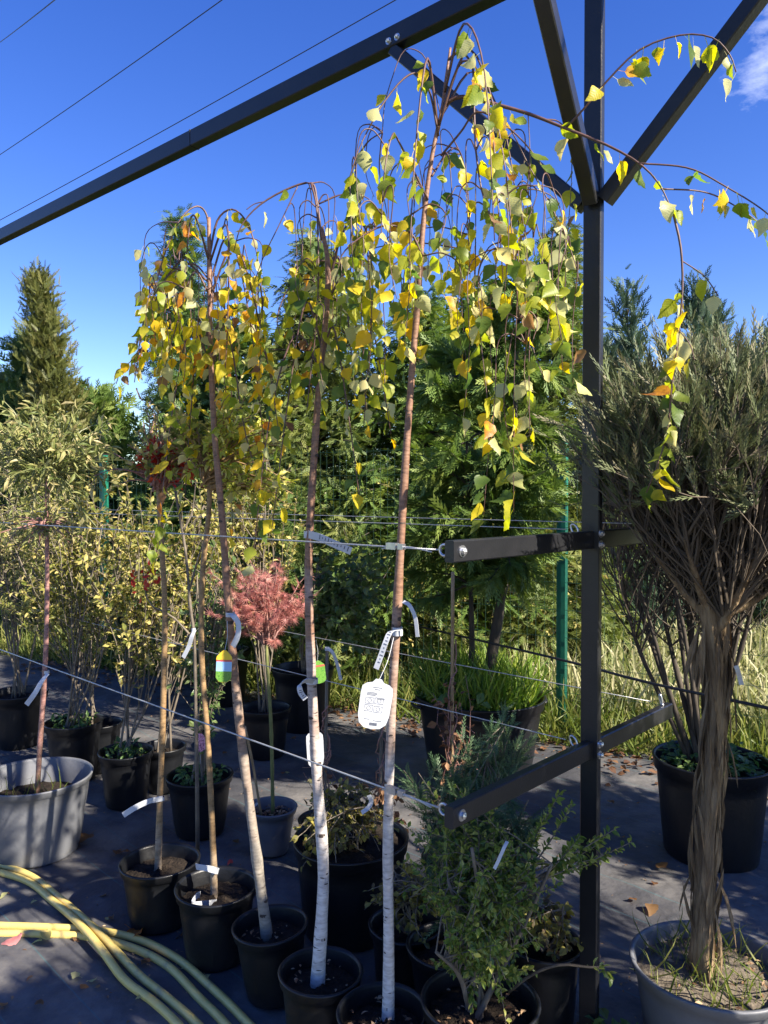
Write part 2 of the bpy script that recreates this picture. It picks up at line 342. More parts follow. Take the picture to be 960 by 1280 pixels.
fol('maple_leaf', (0.249, 0.092, 0.085), (0.5, 0.195, 0.172), (0.7, 0.37, 0.284), 0.4, 0.5)
fol('laurel_leaf', (0.058, 0.111, 0.033), (0.111, 0.176, 0.052), (0.208, 0.26, 0.098), 0.25, 0.32)
fol('fading_leaf', (0.094, 0.062, 0.031), (0.213, 0.2, 0.056), (0.413, 0.35, 0.075), 0.35, 0.5)
fol('dead_leaf', (0.075, 0.035, 0.02), (0.17, 0.085, 0.04), (0.32, 0.18, 0.09), 0.25, 0.7)
fol('grass_green', (0.076, 0.119, 0.023), (0.145, 0.187, 0.036), (0.281, 0.272, 0.081), 0.4, 0.5)
fol('tub_grass', (0.10, 0.19, 0.025), (0.19, 0.29, 0.04), (0.33, 0.38, 0.07), 0.42, 0.5)
fol('grass_dry', (0.15, 0.19, 0.06), (0.33, 0.33, 0.14), (0.66, 0.60, 0.38), 0.38, 0.6)
fol('weed_leaf', (0.06, 0.13, 0.03), (0.11, 0.19, 0.05), (0.18, 0.25, 0.08), 0.3, 0.45)

# ------------------------------------------------------------------ leaf and spray templates (length 1 along +Y, normal +Z)
def kites(segs):
    V, F = [], []
    for (x0, y0, z0, x1, y1, z1, w) in segs:
        a, b = A(x0, y0, z0), A(x1, y1, z1); d = nrm(b - a); s = nrm(np.cross(d, A(0, 0, 1))) * w
        m = a + (b - a) * 0.12
        i = len(V); V += [m + s, b, m - s]; F += [[i, i + 1, i + 2]]
    return np.array(V), np.array(F)
def spray(nb, ang, blen, w, droop=0.1, taper=0.5, stem=True):
    seg = [(0, 0, 0, 0, 1, -droop, w * 0.8)] if stem else []
    for k in range(nb):
        y = 0.06 + 0.84 * k / nb; s = 1 if k % 2 else -1
        L = blen * (1 - taper * y)
        a = rad(ang * (1 - 0.3 * y)); z = -droop * y * y
        seg.append((0, y, z, s * L * math.sin(a), y + L * math.cos(a), z - droop * 0.6 * L, w))
    return kites(seg)
T_FAN = spray(9, 46, 0.50, 0.050, 0.22)
T_FAN2 = spray(7, 40, 0.55, 0.075, 0.16)
T_PLUME = spray(8, 28, 0.40, 0.045, 0.08)
T_THREAD = spray(7, 22, 0.34, 0.030, 0.05)
T_NEEDLE = spray(10, 40, 0.26, 0.030, 0.05)
def simple_leaf(w, fold=0.18, bend=0.15):
    V = A([0, 0, 0], [-w, 0.42, fold * w * 2], [0, 0.45, 0], [w, 0.42, fold * w * 2], [0, 1, -bend], [-w * .62, 0.75, fold * w * 2 - bend * .4], [w * .62, 0.75, fold * w * 2 - bend * .4])
    F = np.array([[0, 2, 1], [0, 3, 2], [1, 2, 5], [2, 3, 6], [2, 4, 5], [2, 6, 4]])
    return V, F
T_STRIP = simple_leaf(0.05, 0.2, 0.05); T_OVAL = simple_leaf(0.26); T_LANCE = simple_leaf(0.13, 0.3, 0.2); T_ROUND = simple_leaf(0.36, 0.12, 0.1)
def palm_leaf():
    seg = []
    for a in (-75, -45, -20, 0, 20, 45, 75):
        L = 1 - abs(a) / 130; seg.append((0, 0, 0, L * math.sin(rad(a)), L * math.cos(rad(a)), -0.15 * L, 0.036))
    return kites(seg)
T_PALM = palm_leaf()
def blade():
    V = A([-.02, 0, 0], [.02, 0, 0], [-.017, .45, .05], [.017, .45, .05], [-.011, .8, -.04], [.011, .8, -.04], [0, 1, -.2])
    return V, np.array([[0, 1, 3], [0, 3, 2], [2, 3, 5], [2, 5, 4], [4, 5, 6]])
T_BLADE = blade()

# ------------------------------------------------------------------ ground
def sheet(name, xs, ys, hfun, mat, kind='structure'):
    X, Y = np.meshgrid(xs, ys); Z = hfun(X, Y)
    n, m = X.shape; idx = np.arange(n * m).reshape(n, m)
    F = np.stack([idx[:-1, :-1], idx[:-1, 1:], idx[1:, 1:], idx[1:, :-1]], -1).reshape(-1, 4)
    return obj(name, MB().add(np.stack([X, Y, Z], -1), F), mat, None, (0, 0, 0), True, kind)
D1 = nrm(A(-math.sin(rad(49.5)), math.cos(rad(49.5)), 0))     # along the row of posts, away to the left
DW = nrm(A(-math.sin(rad(46.5)), math.cos(rad(46.5)), 0))     # along the wires
D2 = nrm(A(math.sin(rad(43.2)), math.cos(rad(43.2)), 0))      # along the arms, away to the right

def ground_mat():
    return noise_mat('grass_ground', [(0.3, (0.05, 0.055, 0.022)), (0.55, (0.10, 0.105, 0.04)), (0.8, (0.19, 0.165, 0.085))], 2.2, 0.95, 0.6, 40, spec=0.1)
def fabric_mat():
    m, n, l = new_mat('woven_ground_fabric')
    out = n.new('ShaderNodeOutputMaterial'); b = n.new('ShaderNodeBsdfPrincipled'); b.inputs['Roughness'].default_value = 0.62
    b.inputs['Specular IOR Level'].default_value = 0.35
    tc = n.new('ShaderNodeTexCoord')
    rot = n.new('ShaderNodeMapping'); rot.inputs['Rotation'].default_value = (0, 0, rad(-45)); l.new(tc.outputs['Object'], rot.inputs[0])
    sp = n.new('ShaderNodeSeparateXYZ'); l.new(rot.outputs[0], sp.inputs[0])
    def line(sock, period, off, width):
        a = n.new('ShaderNodeMath'); a.operation = 'ADD'; a.inputs[1].default_value = off + 40 * period; l.new(sock, a.inputs[0])
        pp = n.new('ShaderNodeMath'); pp.operation = 'PINGPONG'; pp.inputs[1].default_value = period / 2; l.new(a.outputs[0], pp.inputs[0])
        mr = n.new('ShaderNodeMapRange'); mr.inputs['From Min'].default_value = width; mr.inputs['From Max'].default_value = width * 0.5; l.new(pp.outputs[0], mr.inputs['Value'])
        return mr.outputs[0]
    l1 = line(sp.outputs[0], 0.21, 0.03, 0.0032); l2 = line(sp.outputs[1], 0.42, 0.0, 0.002)
    big = n.new('ShaderNodeTexNoise'); big.inputs['Scale'].default_value = 1.7; big.inputs['Detail'].default_value = 8; big.inputs['Roughness'].default_value = 0.66
    l.new(tc.outputs['Object'], big.inputs['Vector'])
    dust = ramp(n, [(0.28, (0.038, 0.040, 0.048)), (0.46, (0.064, 0.064, 0.069)), (0.61, (0.14, 0.134, 0.127)), (0.8, (0.26, 0.242, 0.22))])
    l.new(big.outputs[0], dust.inputs[0])
    spk = n.new('ShaderNodeTexNoise'); spk.inputs['Scale'].default_value = 90; spk.inputs['Detail'].default_value = 3; l.new(tc.outputs['Object'], spk.inputs['Vector'])
    sm = n.new('ShaderNodeMapRange'); sm.inputs['From Min'].default_value = 0.68; sm.inputs['From Max'].default_value = 0.76; sm.inputs['To Max'].default_value = 0.5; l.new(spk.outputs[0], sm.inputs['Value'])
    m0 = n.new('ShaderNodeMix'); m0.data_type = 'RGBA'; l.new(sm.outputs[0], m0.inputs[0]); l.new(dust.outputs[0], m0.inputs[6]); m0.inputs[7].default_value = (0.16, 0.13, 0.09, 1)
    m1 = n.new('ShaderNodeMix'); m1.data_type = 'RGBA'; f1 = n.new('ShaderNodeMath'); f1.operation = 'MULTIPLY'; f1.inputs[1].default_value = 0.55; l.new(l1, f1.inputs[0])
    l.new(f1.outputs[0], m1.inputs[0]); l.new(m0.outputs[2], m1.inputs[6]); m1.inputs[7].default_value = (0.06, 0.14, 0.15, 1)
    m2 = n.new('ShaderNodeMix'); m2.data_type = 'RGBA'; f2 = n.new('ShaderNodeMath'); f2.operation = 'MULTIPLY'; f2.inputs[1].default_value = 0.25; l.new(l2, f2.inputs[0])
    l.new(f2.outputs[0], m2.inputs[0]); l.new(m1.outputs[2], m2.inputs[6]); m2.inputs[7].default_value = (0.07, 0.10, 0.11, 1)
    l.new(m2.outputs[2], b.inputs['Base Color'])
    chk = n.new('ShaderNodeTexChecker'); chk.inputs['Scale'].default_value = 330; l.new(rot.outputs[0], chk.inputs['Vector'])
    n3 = n.new('ShaderNodeTexNoise'); n3.inputs['Scale'].default_value = 10; n3.inputs['Detail'].default_value = 6; l.new(tc.outputs['Object'], n3.inputs['Vector'])
    bp = n.new('ShaderNodeBump'); bp.inputs['Strength'].default_value = 0.25; bp.inputs['Distance'].default_value = 0.002; l.new(chk.outputs['Fac'], bp.inputs['Height'])
    b2 = n.new('ShaderNodeBump'); b2.inputs['Strength'].default_value = 0.5; b2.inputs['Distance'].default_value = 0.03; l.new(n3.outputs[0], b2.inputs['Height']); l.new(bp.outputs[0], b2.inputs['Normal'])
    l.new(b2.outputs[0], b.inputs['Normal']); l.new(b.outputs[0], out.inputs[0])
    return m
sheet('ground', np.concatenate([[-600, -120, -40], np.linspace(-14, 14, 29), [40, 120, 600]]), np.concatenate([[-80, -20], np.linspace(-4, 24, 29), [50, 150, 900]]),
      lambda X, Y: np.where((np.abs(X) < 13) & (Y < 23) & (Y > -3), -0.012 + 0 * X, -0.03 + 0 * X), ground_mat())
# the fabric follows the fence side: it stops in front of a grass verge
FA, FB = A(1.23, 5.3, 0), A(-2.75, 7.55, 0); FD = nrm(FB - FA); FN = A(-FD[1], FD[0], 0) * -1
if FN[1] < 0: FN = -FN
def fabric_far(x): return FA[1] - 0.32 + (x - FA[0]) * FD[1] / FD[0]
def build_fabric():
    us = np.linspace(0, 1, 210); xs = np.linspace(-7, 5, 250)
    X, Uu = np.meshgrid(xs, us); far = fabric_far(X) + 0.07 * np.sin(X * 3.1) + 0.05 * np.sin(X * 7.7 + 1)
    Y = -2.5 + (far + 2.5) * Uu
    Z = 0.004 + 0.0035 * np.sin(X * 2.3 + Y * 1.7) + 0.003 * np.sin(X * 5.1 - Y * 4.3 + 1.3) + 0.002 * np.sin(X * 11 + Y * 9)
    r_ = np.random.default_rng(5)
    for _ in range(46):                                        # creases in the sheet
        x0, y0, an, ln = r_.uniform(-4, 3), r_.uniform(1.6, 6), r_.uniform(0, 3.14), r_.uniform(.25, .9)
        u = (X - x0) * math.cos(an) + (Y - y0) * math.sin(an); v = -(X - x0) * math.sin(an) + (Y - y0) * math.cos(an) + .06 * np.sin(u * 4 + an)
        Z = Z + r_.uniform(.003, .009) * np.exp(-(v / .035) ** 2) * np.exp(-(u / ln) ** 2)
    Z = np.maximum(Z, 0.0)
    idx = np.arange(X.size).reshape(X.shape)
    F = np.stack([idx[:-1, :-1], idx[:-1, 1:], idx[1:, 1:], idx[1:, :-1]], -1).reshape(-1, 4)
    o = obj('pavement_fabric', MB().add(np.stack([X, Y, Z], -1), F), fabric_mat(), None, (0, 0, 0), True, 'structure')
    tag(o, 'black woven ground fabric with faint blue guide lines', None)
build_fabric()

# ------------------------------------------------------------------ steel frame (one welded and bolted thing)
POST = A(0.595, 2.2, 0); H_BEAM = 3.17
fr = empty('steel_pergola', POST, 'anthracite steel pergola frame with posts, arms and diagonal braces', 'pergola')
def bar(name, a, b, w, h, side, parent=fr, mat=None, bev=0.003):
    """box profile from a to b, w along 'side', h along the other axis, edges chamfered"""
    a, b = np.asarray(a, float), np.asarray(b, float); d = nrm(b - a)
    s = nrm(side - (side * d).sum() * d); t = np.cross(d, s)
    pr = [(-w / 2 + bev, -h / 2), (w / 2 - bev, -h / 2), (w / 2, -h / 2 + bev), (w / 2, h / 2 - bev), (w / 2 - bev, h / 2), (-w / 2 + bev, h / 2), (-w / 2, h / 2 - bev), (-w / 2, -h / 2 + bev)]
    V = [e + s * x + t * y for e in (a, b) for x, y in pr]
    F = [[i, (i + 1) % 8, 8 + (i + 1) % 8, 8 + i] for i in range(8)]
    mb = MB().add(V, F)
    i = mb.n - 16
    mb.Fq.append(np.array([[i + 7, i + 6, i + 1, i + 0], [i + 6, i + 5, i + 2, i + 1], [i + 5, i + 4, i + 3, i + 2]])); mb.Mq.append(np.zeros(3))
    mb.Fq.append(np.array([[i + 8, i + 9, i + 14, i + 15], [i + 9, i + 10, i + 13, i + 14], [i + 10, i + 11, i + 12, i + 13]])); mb.Mq.append(np.zeros(3))
    return obj(name, mb, mat or M['steel'], parent)
def bolt(c, d, r=0.008, parent=fr, washer=True):
    d = nrm(d); s = nrm(np.cross(d, A(0.2, 0.1, 1))); t = np.cross(d, s); mb = MB()
    def disc(r0, z0, z1, k, dome=0):
        a = np.linspace(0, 2 * np.pi, k, endpoint=False)
        ring = lambda rr, z: c + d * z + rr * (np.cos(a)[:, None] * s + np.sin(a)[:, None] * t)
        V = np.vstack([ring(r0, z0), ring(r0, z1), [c + d * (z1 + dome)]])
        F = [[i, (i + 1) % k, k + (i + 1) % k, k + i] for i in range(k)]
        mb.add(V, F); b0 = mb.n - len(V)
        mb.Ft.append(np.array([[k + i, k + (i + 1) % k, 2 * k] for i in range(k)]) + b0); mb.Mt.append(np.zeros(k))
    if washer: disc(r * 1.7, -0.001, 0.002, 16)
    disc(r, 0.002, 0.009, 10, 0.004)
    return obj('bolt', mb, M['zinc'], parent)
def eye_bolt(c, d, parent=fr):
    """ring with its shank, ring plane holding d"""
    d = nrm(d); up = A(0, 0, 1); mb = MB()
    a = np.linspace(0, 2 * np.pi, 17)
    ring = c + d * 0.024 + 0.013 * (np.cos(a)[:, None] * d + np.sin(a)[:, None] * up)
    mb.tubes(ring, 0.0035, 6, cap=False); mb.tubes(np.array([c, c + d * 0.006, c + d * 0.012]), 0.004, 6)
    return obj('eye_bolt', mb, M['zinc'], parent, smooth=True)

POST2 = POST + D1 * 5.2
bar('post', POST + A(0, 0, 0), POST + A(0, 0, H_BEAM - 0.035), 0.055, 0.022, D1)
bar('post', POST2, POST2 + A(0, 0, H_BEAM - 0.035), 0.055, 0.022, D1)
zb = A(0, 0, H_BEAM)
bar('beam', POST - D1 * 2.6 + zb, POST + D1 * 5.6 + zb, 0.05, 0.07, np.cross(D1, A(0, 0, 1)))
DB = nrm(A(-0.55, -0.835, 0))
bar('beam', POST + DB * 0.03 + zb, POST + DB * 3.2 + zb, 0.045, 0.066, np.cross(DB, A(0, 0, 1)))
zj = A(0, 0, 2.43)
bar('brace', POST + zj + D1 * 0.033, POST + D1 * 0.735 + A(0, 0, H_BEAM - 0.037), 0.040, 0.040, np.cross(D1, A(0, 0, 1)))
bar('brace', POST + zj + DB * 0.018, POST + DB * 0.70 + A(0, 0, H_BEAM - 0.036), 0.042, 0.042, np.cross(DB, A(0, 0, 1)))
bar('brace', POST + zj - D1 * 0.033, POST - D1 * 0.735 + A(0, 0, H_BEAM - 0.037), 0.042, 0.042, np.cross(D1, A(0, 0, 1)))
ZU, ZL = 1.475, 0.873
sideR = -D1
for z in (ZU, ZL):
    for (pt, lo, hi) in ((POST, -0.655, 0.545), (POST2, -0.66, 0.55)):
        bar('arm', pt + D2 * lo + A(0, 0, z), pt + D2 * hi + A(0, 0, z), 0.026, 0.05, D1)
    e = POST + D2 * -0.625 + A(0, 0, z)
    bolt(e - D1 * 0.013, -D1); eye_bolt(e + D1 * 0.013, D1)
    for dz in (-0.013, 0.018):
        bolt(POST + A(0, 0, z + dz) + D2 * 0.0 - D1 * 0.0275, -D1, 0.007)
    eye_bolt(POST + D2 * -0.06 + A(0, 0, z) + A(0, 0, 0.018), nrm(D1 + A(0, 0, .6)))
    eye_bolt(POST + D2 * 0.50 + A(0, 0, z) + A(0, 0, 0.02), nrm(D1 * .4 + A(0, 0, 1)))
nb = nrm(np.cross(D1, A(0, 0, 1)))
if nb[1] > 0: nb = -nb
for dx in (-0.018, 0.02): bolt(POST + D1 * (0.72 + dx) + A(0, 0, H_BEAM - 0.016) + nb * 0.025, nb, 0.007)
# thin joint line on the beam (sleeve)
bar('beam_sleeve', POST + D1 * 1.88 + zb, POST + D1 * 1.885 + zb, 0.054, 0.074, np.cross(D1, A(0, 0, 1)))

# ------------------------------------------------------------------ trellis wires and power lines
def wire(name, a, b, sag, r, label, cat, group=None, mat='wire', n=24, clamp=False):
    t = np.linspace(0, 1, n)[:, None]; p = a + (b - a) * t; p[:, 2] -= (4 * sag * t * (1 - t))[:, 0]
    o = empty(name, p[0], label, cat, group)
    obj('strand', MB().tubes(p, r, 6), M[mat], o, smooth=True)
    if clamp:
        d = nrm(b - a); q = MB()
        u = np.linspace(0, 1, 8)[:, None]; s = nrm(np.cross(d, A(0, 0, 1)))
        q.tubes(a + d * (0.03 + 0.16 * u) + A(0, 0, 0.008) * np.sin(u * np.pi) - A(0, 0, .006), r * 0.9, 5)
        obj('tail', q, M[mat], o, smooth=True)
        q = MB().box(a + d * 0.155 + A(0, 0, 0.002), d * 0.016, s * 0.007, A(0, 0, 0.008)); q.box(a + d * 0.125 + A(0, 0, 0.002), d * 0.008, s * 0.006, A(0, 0, 0.007))
        obj('clamp', q, M['zinc'], o)
    return o
for z, nm in ((ZU, 'upper'), (ZL, 'lower')):
    for t0, pos, rr, cl in ((-0.625, 'near', 0.0024, True), (-0.06, 'middle', 0.0017, False), (0.50, 'far', 0.0017, False)):
        a = POST + D2 * t0 + A(0, 0, z) + D1 * 0.045 + (A(0, 0, 0.03) if t0 > -0.5 else 0)
        b = a + DW * 4.75 + A(0, 0, 0.0)
        wh = {'near': 'tied to the clamped tip of', 'middle': 'fixed beside the post on', 'far': 'fixed to the hidden back end of'}[pos]
        wire('trellis_wire', a, b, 0.0, rr, 'thin steel wire rope %s the %s arm' % (wh, nm), 'wire', 'trellis wires between the posts', clamp=cl)
pl = [((0, 45), (50, 0)), ((0, 180), (262, 0)), ((0, 262), (475, 0))]
for (a, b), lb in zip(pl, ('short stretch in the sky corner, topmost', 'middle one of three in the sky', 'lowest one, nearest the steel beam')):
    Ya, Yb = 26, 17
    pa, pb = P(*a, Ya), P(*b, Yb); d = pb - pa
    wire('power_line', pa - d * 1.6, pb + d * (0.5 if a[1] > 100 else 3), 0.35 if a[1] > 100 else 0.25, 0.011, 'thin dark overhead power line, ' + lb, 'power line', 'power lines overhead', 'cable', 40)
# black irrigation pipe at the far side of the row
pa = P(690, 822, 3.55); pb = P(990, 892, 2.45)
tag(obj('irrigation_pipe', MB().tubes(smooth_path([pa - (pb - pa) * 1.2, pa, pa + (pb - pa) * .5 - A(0, 0, .01), pb, pb + (pb - pa)], 30), 0.006, 7), M['rubber'], None, pa, True),
    'thin black irrigation pipe strung behind the ragged juniper trunk', 'pipe')

# ------------------------------------------------------------------ pots
def pot(parent, c, r, h, mat, taper=0.78, lip=0.012, soil=0.05, tilt=(0, 0), chips=0, square_handles=False, soil_mat=None, rim_h=None):
    """thrown-pot profile with a rolled rim, hollow above the soil"""
    k = 48; a = np.linspace(0, 2 * np.pi, k, endpoint=False)
    rh = rim_h or 0.13 * h; rb = r * taper
    rr = lambda z: rb + (r - rb) * z / h
    zs = h - soil
    prof = [(rb * 0.3, 0.004), (rb - 0.012, 0.002), (rb - .003, 0.006), (rb, 0.014), (rr(h * .25) + .001, h * .25), (rr(h * .5), h * .5), (rr(h * .75) + .001, h * .75), (rr(h - rh), h - rh - 0.002), (rr(h - rh) + lip * .75, h - rh + 0.003), (r + lip * .85, h - 0.006),
            (r + lip, h - 0.002), (r + lip * .7, h + 0.0015), (r + 0.002, h), (r - 0.001, h - 0.008), (rr(zs) - 0.004, zs - 0.012)]
    c = np.asarray(c, float); T = A(math.tan(tilt[0]), math.tan(tilt[1]))
    def place(x, y, z):
        return np.stack([c[0] + x + T[0] * z, c[1] + y + T[1] * z, c[2] + z - T[0] * x * 1.0 - T[1] * y * 1.0 + abs(T).sum() * rb], -1)
    wob = 1 + 0.014 * np.sin(2 * a + c[0] * 7) + 0.008 * np.sin(3 * a + c[1] * 5)
    V = np.vstack([place(p[0] * np.cos(a) * wob, p[0] * np.sin(a) * wob, np.full(k, p[1])) for p in prof]); n = len(prof)
    idx = np.arange(n * k).reshape(n, k)
    F = np.stack([idx[:-1], np.roll(idx, -1, 1)[:-1], np.roll(idx, -1, 1)[1:], idx[1:]], -1).reshape(-1, 4)
    mb = MB().add(V, F)
    po = obj('pot', mb, M[mat], parent, smooth=True)
    if square_handles:
        for s in (0.15, math.pi + 0.15, math.pi * 1.5):
            d = A(math.cos(s), math.sin(s), 0); t = A(-d[1], d[0], 0); q = MB()
            u = np.linspace(-1, 1, 9)
            pth = c + d * (rr(h * .9) + .006 + 0.035 * (1 - u ** 2))[:, None] + t * (u * 0.09)[:, None] + A(0, 0, h * .9)
            q.tubes(pth, 0.009, 6); obj('handle', q, M[mat], po, smooth=True)
    rs = rr(zs) - 0.003; ns = 9
    R, TH = np.meshgrid(np.linspace(0.0, 1, ns) * rs, a); zz = zs + 0.010 * np.sin(R * 60 + 3 * TH + c[0] * 9) * (1 - R / rs) + 0.014 * (1 - (R / rs) ** 2) + RNG.normal(0, 0.003, R.shape)
    zz[:, 0] = zz[:, 0].mean()
    V = place((R * np.cos(TH)).ravel(), (R * np.sin(TH)).ravel(), zz.ravel()); idx = np.arange(R.size).reshape(R.shape)
    F = np.stack([idx[:, :-1], idx[:, 1:], np.roll(idx, -1, 0)[:, 1:], np.roll(idx, -1, 0)[:, :-1]], -1).reshape(-1, 4)
    obj('soil', MB().add(V, F), soil_mat or M['soil'], po, smooth=True)
    if chips:
        q = MB(); ra = rs * 0.92 * np.sqrt(U(0, 1, chips)); th = U(0, 6.28, chips)
        ps = place(ra * np.cos(th), ra * np.sin(th), np.full(chips, zs + 0.014)); ps[:, 2] += U(0, .012, chips)
        q.scatter(T_OVAL, ps, rdir(chips) * A(1, 1, .3), rdir(chips) * A(.5, .5, .3) + A(0, 0, 1), U(.008, .026, chips)); obj('bark_chip', q, M['chips'], po, kind='stuff')
    return place(np.array([0.0]), np.array([0.0]), np.array([zs + 0.012]))[0]
def at(px, Y): return A((px - 480) / F_PX * Y, Y, 0.004)

# ------------------------------------------------------------------ growth helpers
def branches(origins, targets, n=7, lift=0.25, wob=0.03):
    """curves from origins to targets that leave upward and bend out"""
    m = len(origins); L = np.linalg.norm(targets - origins, axis=1, keepdims=True)
    ctl = origins * 0.55 + targets * 0.45 + A(0, 0, 1) * L * lift + RNG.normal(0, 1, (m, 3)) * L * wob * 2
    C = bez(origins, ctl, targets, n)
    w = RNG.normal(0, 1, (m, n, 3)) * (L * wob)[:, None] * np.linspace(0, 1, n)[None, :, None] * (1 - 0.5 * np.linspace(0, 1, n))[None, :, None]
    return C + w
def on_curves(C, N, lo=0.35, hi=1.0, pw=0.8):
    """N random points on curves C -> positions, tangents, ids"""
    m, n, _ = C.shape; i = RNG.integers(0, m, N); s = (lo + (hi - lo) * U(0, 1, N) ** pw) * (n - 1) * 0.9999
    k = s.astype(int); f = (s - k)[:, None]
    return C[i, k] * (1 - f) + C[i, k + 1] * f, nrm(C[i, k + 1] - C[i, k]), i
def ellipsoid_pts(c, R, n, shell=0.55, clumps=0, spread=0.3, zmin=-1.0):
    d = rdir(n * 3); d = d[d[:, 2] > zmin][:n]
    while len(d) < n:
        e = rdir(n); d = np.vstack([d, e[e[:, 2] > zmin]])[:n]
    r = (shell + (1 - shell) * U(0, 1, n) ** 0.5)[:, None]
    p = d * r
    if clumps:
        cc = nrm(rdir(clumps)) * U(0.55, 1.05, clumps)[:, None]; k = RNG.integers(0, clumps, n)
        p = np.where(U(0, 1, n)[:, None] < 0.65, cc[k] + RNG.normal(0, spread, (n, 3)), p)
    return np.asarray(c) + p * np.asarray(R)
def leafy(mb, C, tpl, N, size, lo=0.35, ang=55, up=0.5, hang=0.0, pw=0.8):
    p, t, i = on_curves(C, N, lo, 1.0, pw)
    side = nrm(np.cross(t, rdir(N))); a = np.radians(RNG.normal(ang, 18, N))[:, None]
    y = t * np.cos(a) + side * np.sin(a) + A(0, 0, -hang)
    nr = rdir(N) * (1 - up) + A(0, 0, up)
    mb.scatter(tpl, p, y, nr, size[0] + (size[1] - size[0]) * U(0, 1, N))
def trunk_path(pix, Y, n=24):
    ys = np.linspace(Y[0], Y[1], len(pix)) if not np.isscalar(Y) else np.full(len(pix), Y)
    return smooth_path([P(x, y, d) for (x, y), d in zip(pix, ys)], n)
def trunk_mesh(path, r0, r1, sides=14, bump=0.04, knots=0, pw=0.8, flare=0.25):
    """tapering trunk with swellings and knots; its foot is sunk a little into the soil"""
    n = len(path); t = np.linspace(0, 1, n); R = r0 + (r1 - r0) * t ** pw
    R = R * (1 + flare * np.exp(-t * 30)) * (1 + RNG.normal(0, bump, n))
    for k in RNG.integers(3, n - 2, knots): R[k] *= 1.10
    return MB().tubes(path, R, sides)

# shrub with stems in a pot: stems + crown
def shrub(root, stems, stem_mat, leaf, tpl, center, R, n_br, n_leaf, size, clumps=8, stem_r=(0.009, 0.004), twig_mat=None, lo=0.3, spread=0.3,
          origin_lo=0.45, lift=0.2, hang=0.0, ang=55, zmin=-1.0, up=0.5, br_r=0.0028, name='crown'):
    S = []
    for sp in stems:
        pth = smooth_path(sp, 14); S.append(pth)
        obj('stem' if len(stems) > 1 else 'trunk', trunk_mesh(pth, stem_r[0], stem_r[1], 8, 0.05, 2), stem_mat, root, smooth=True)
    tg = ellipsoid_pts(center, R, n_br, 0.45, clumps, spread, zmin)
    org = []
    for p in tg:
        s = S[RNG.integers(0, len(S))]; k = RNG.integers(int(len(s) * origin_lo), len(s)); org.append(s[k])
    C = branches(np.array(org), tg, 7, lift)
    obj('branches', MB().tubes(C, np.linspace(br_r, br_r * .4, 7)[None], 4), twig_mat or M['twig_grey'], root)
    mb = MB(); leafy(mb, C, tpl, n_leaf, size, lo, ang, up, hang)
    return obj(name, mb, leaf, root, kind='stuff'), C

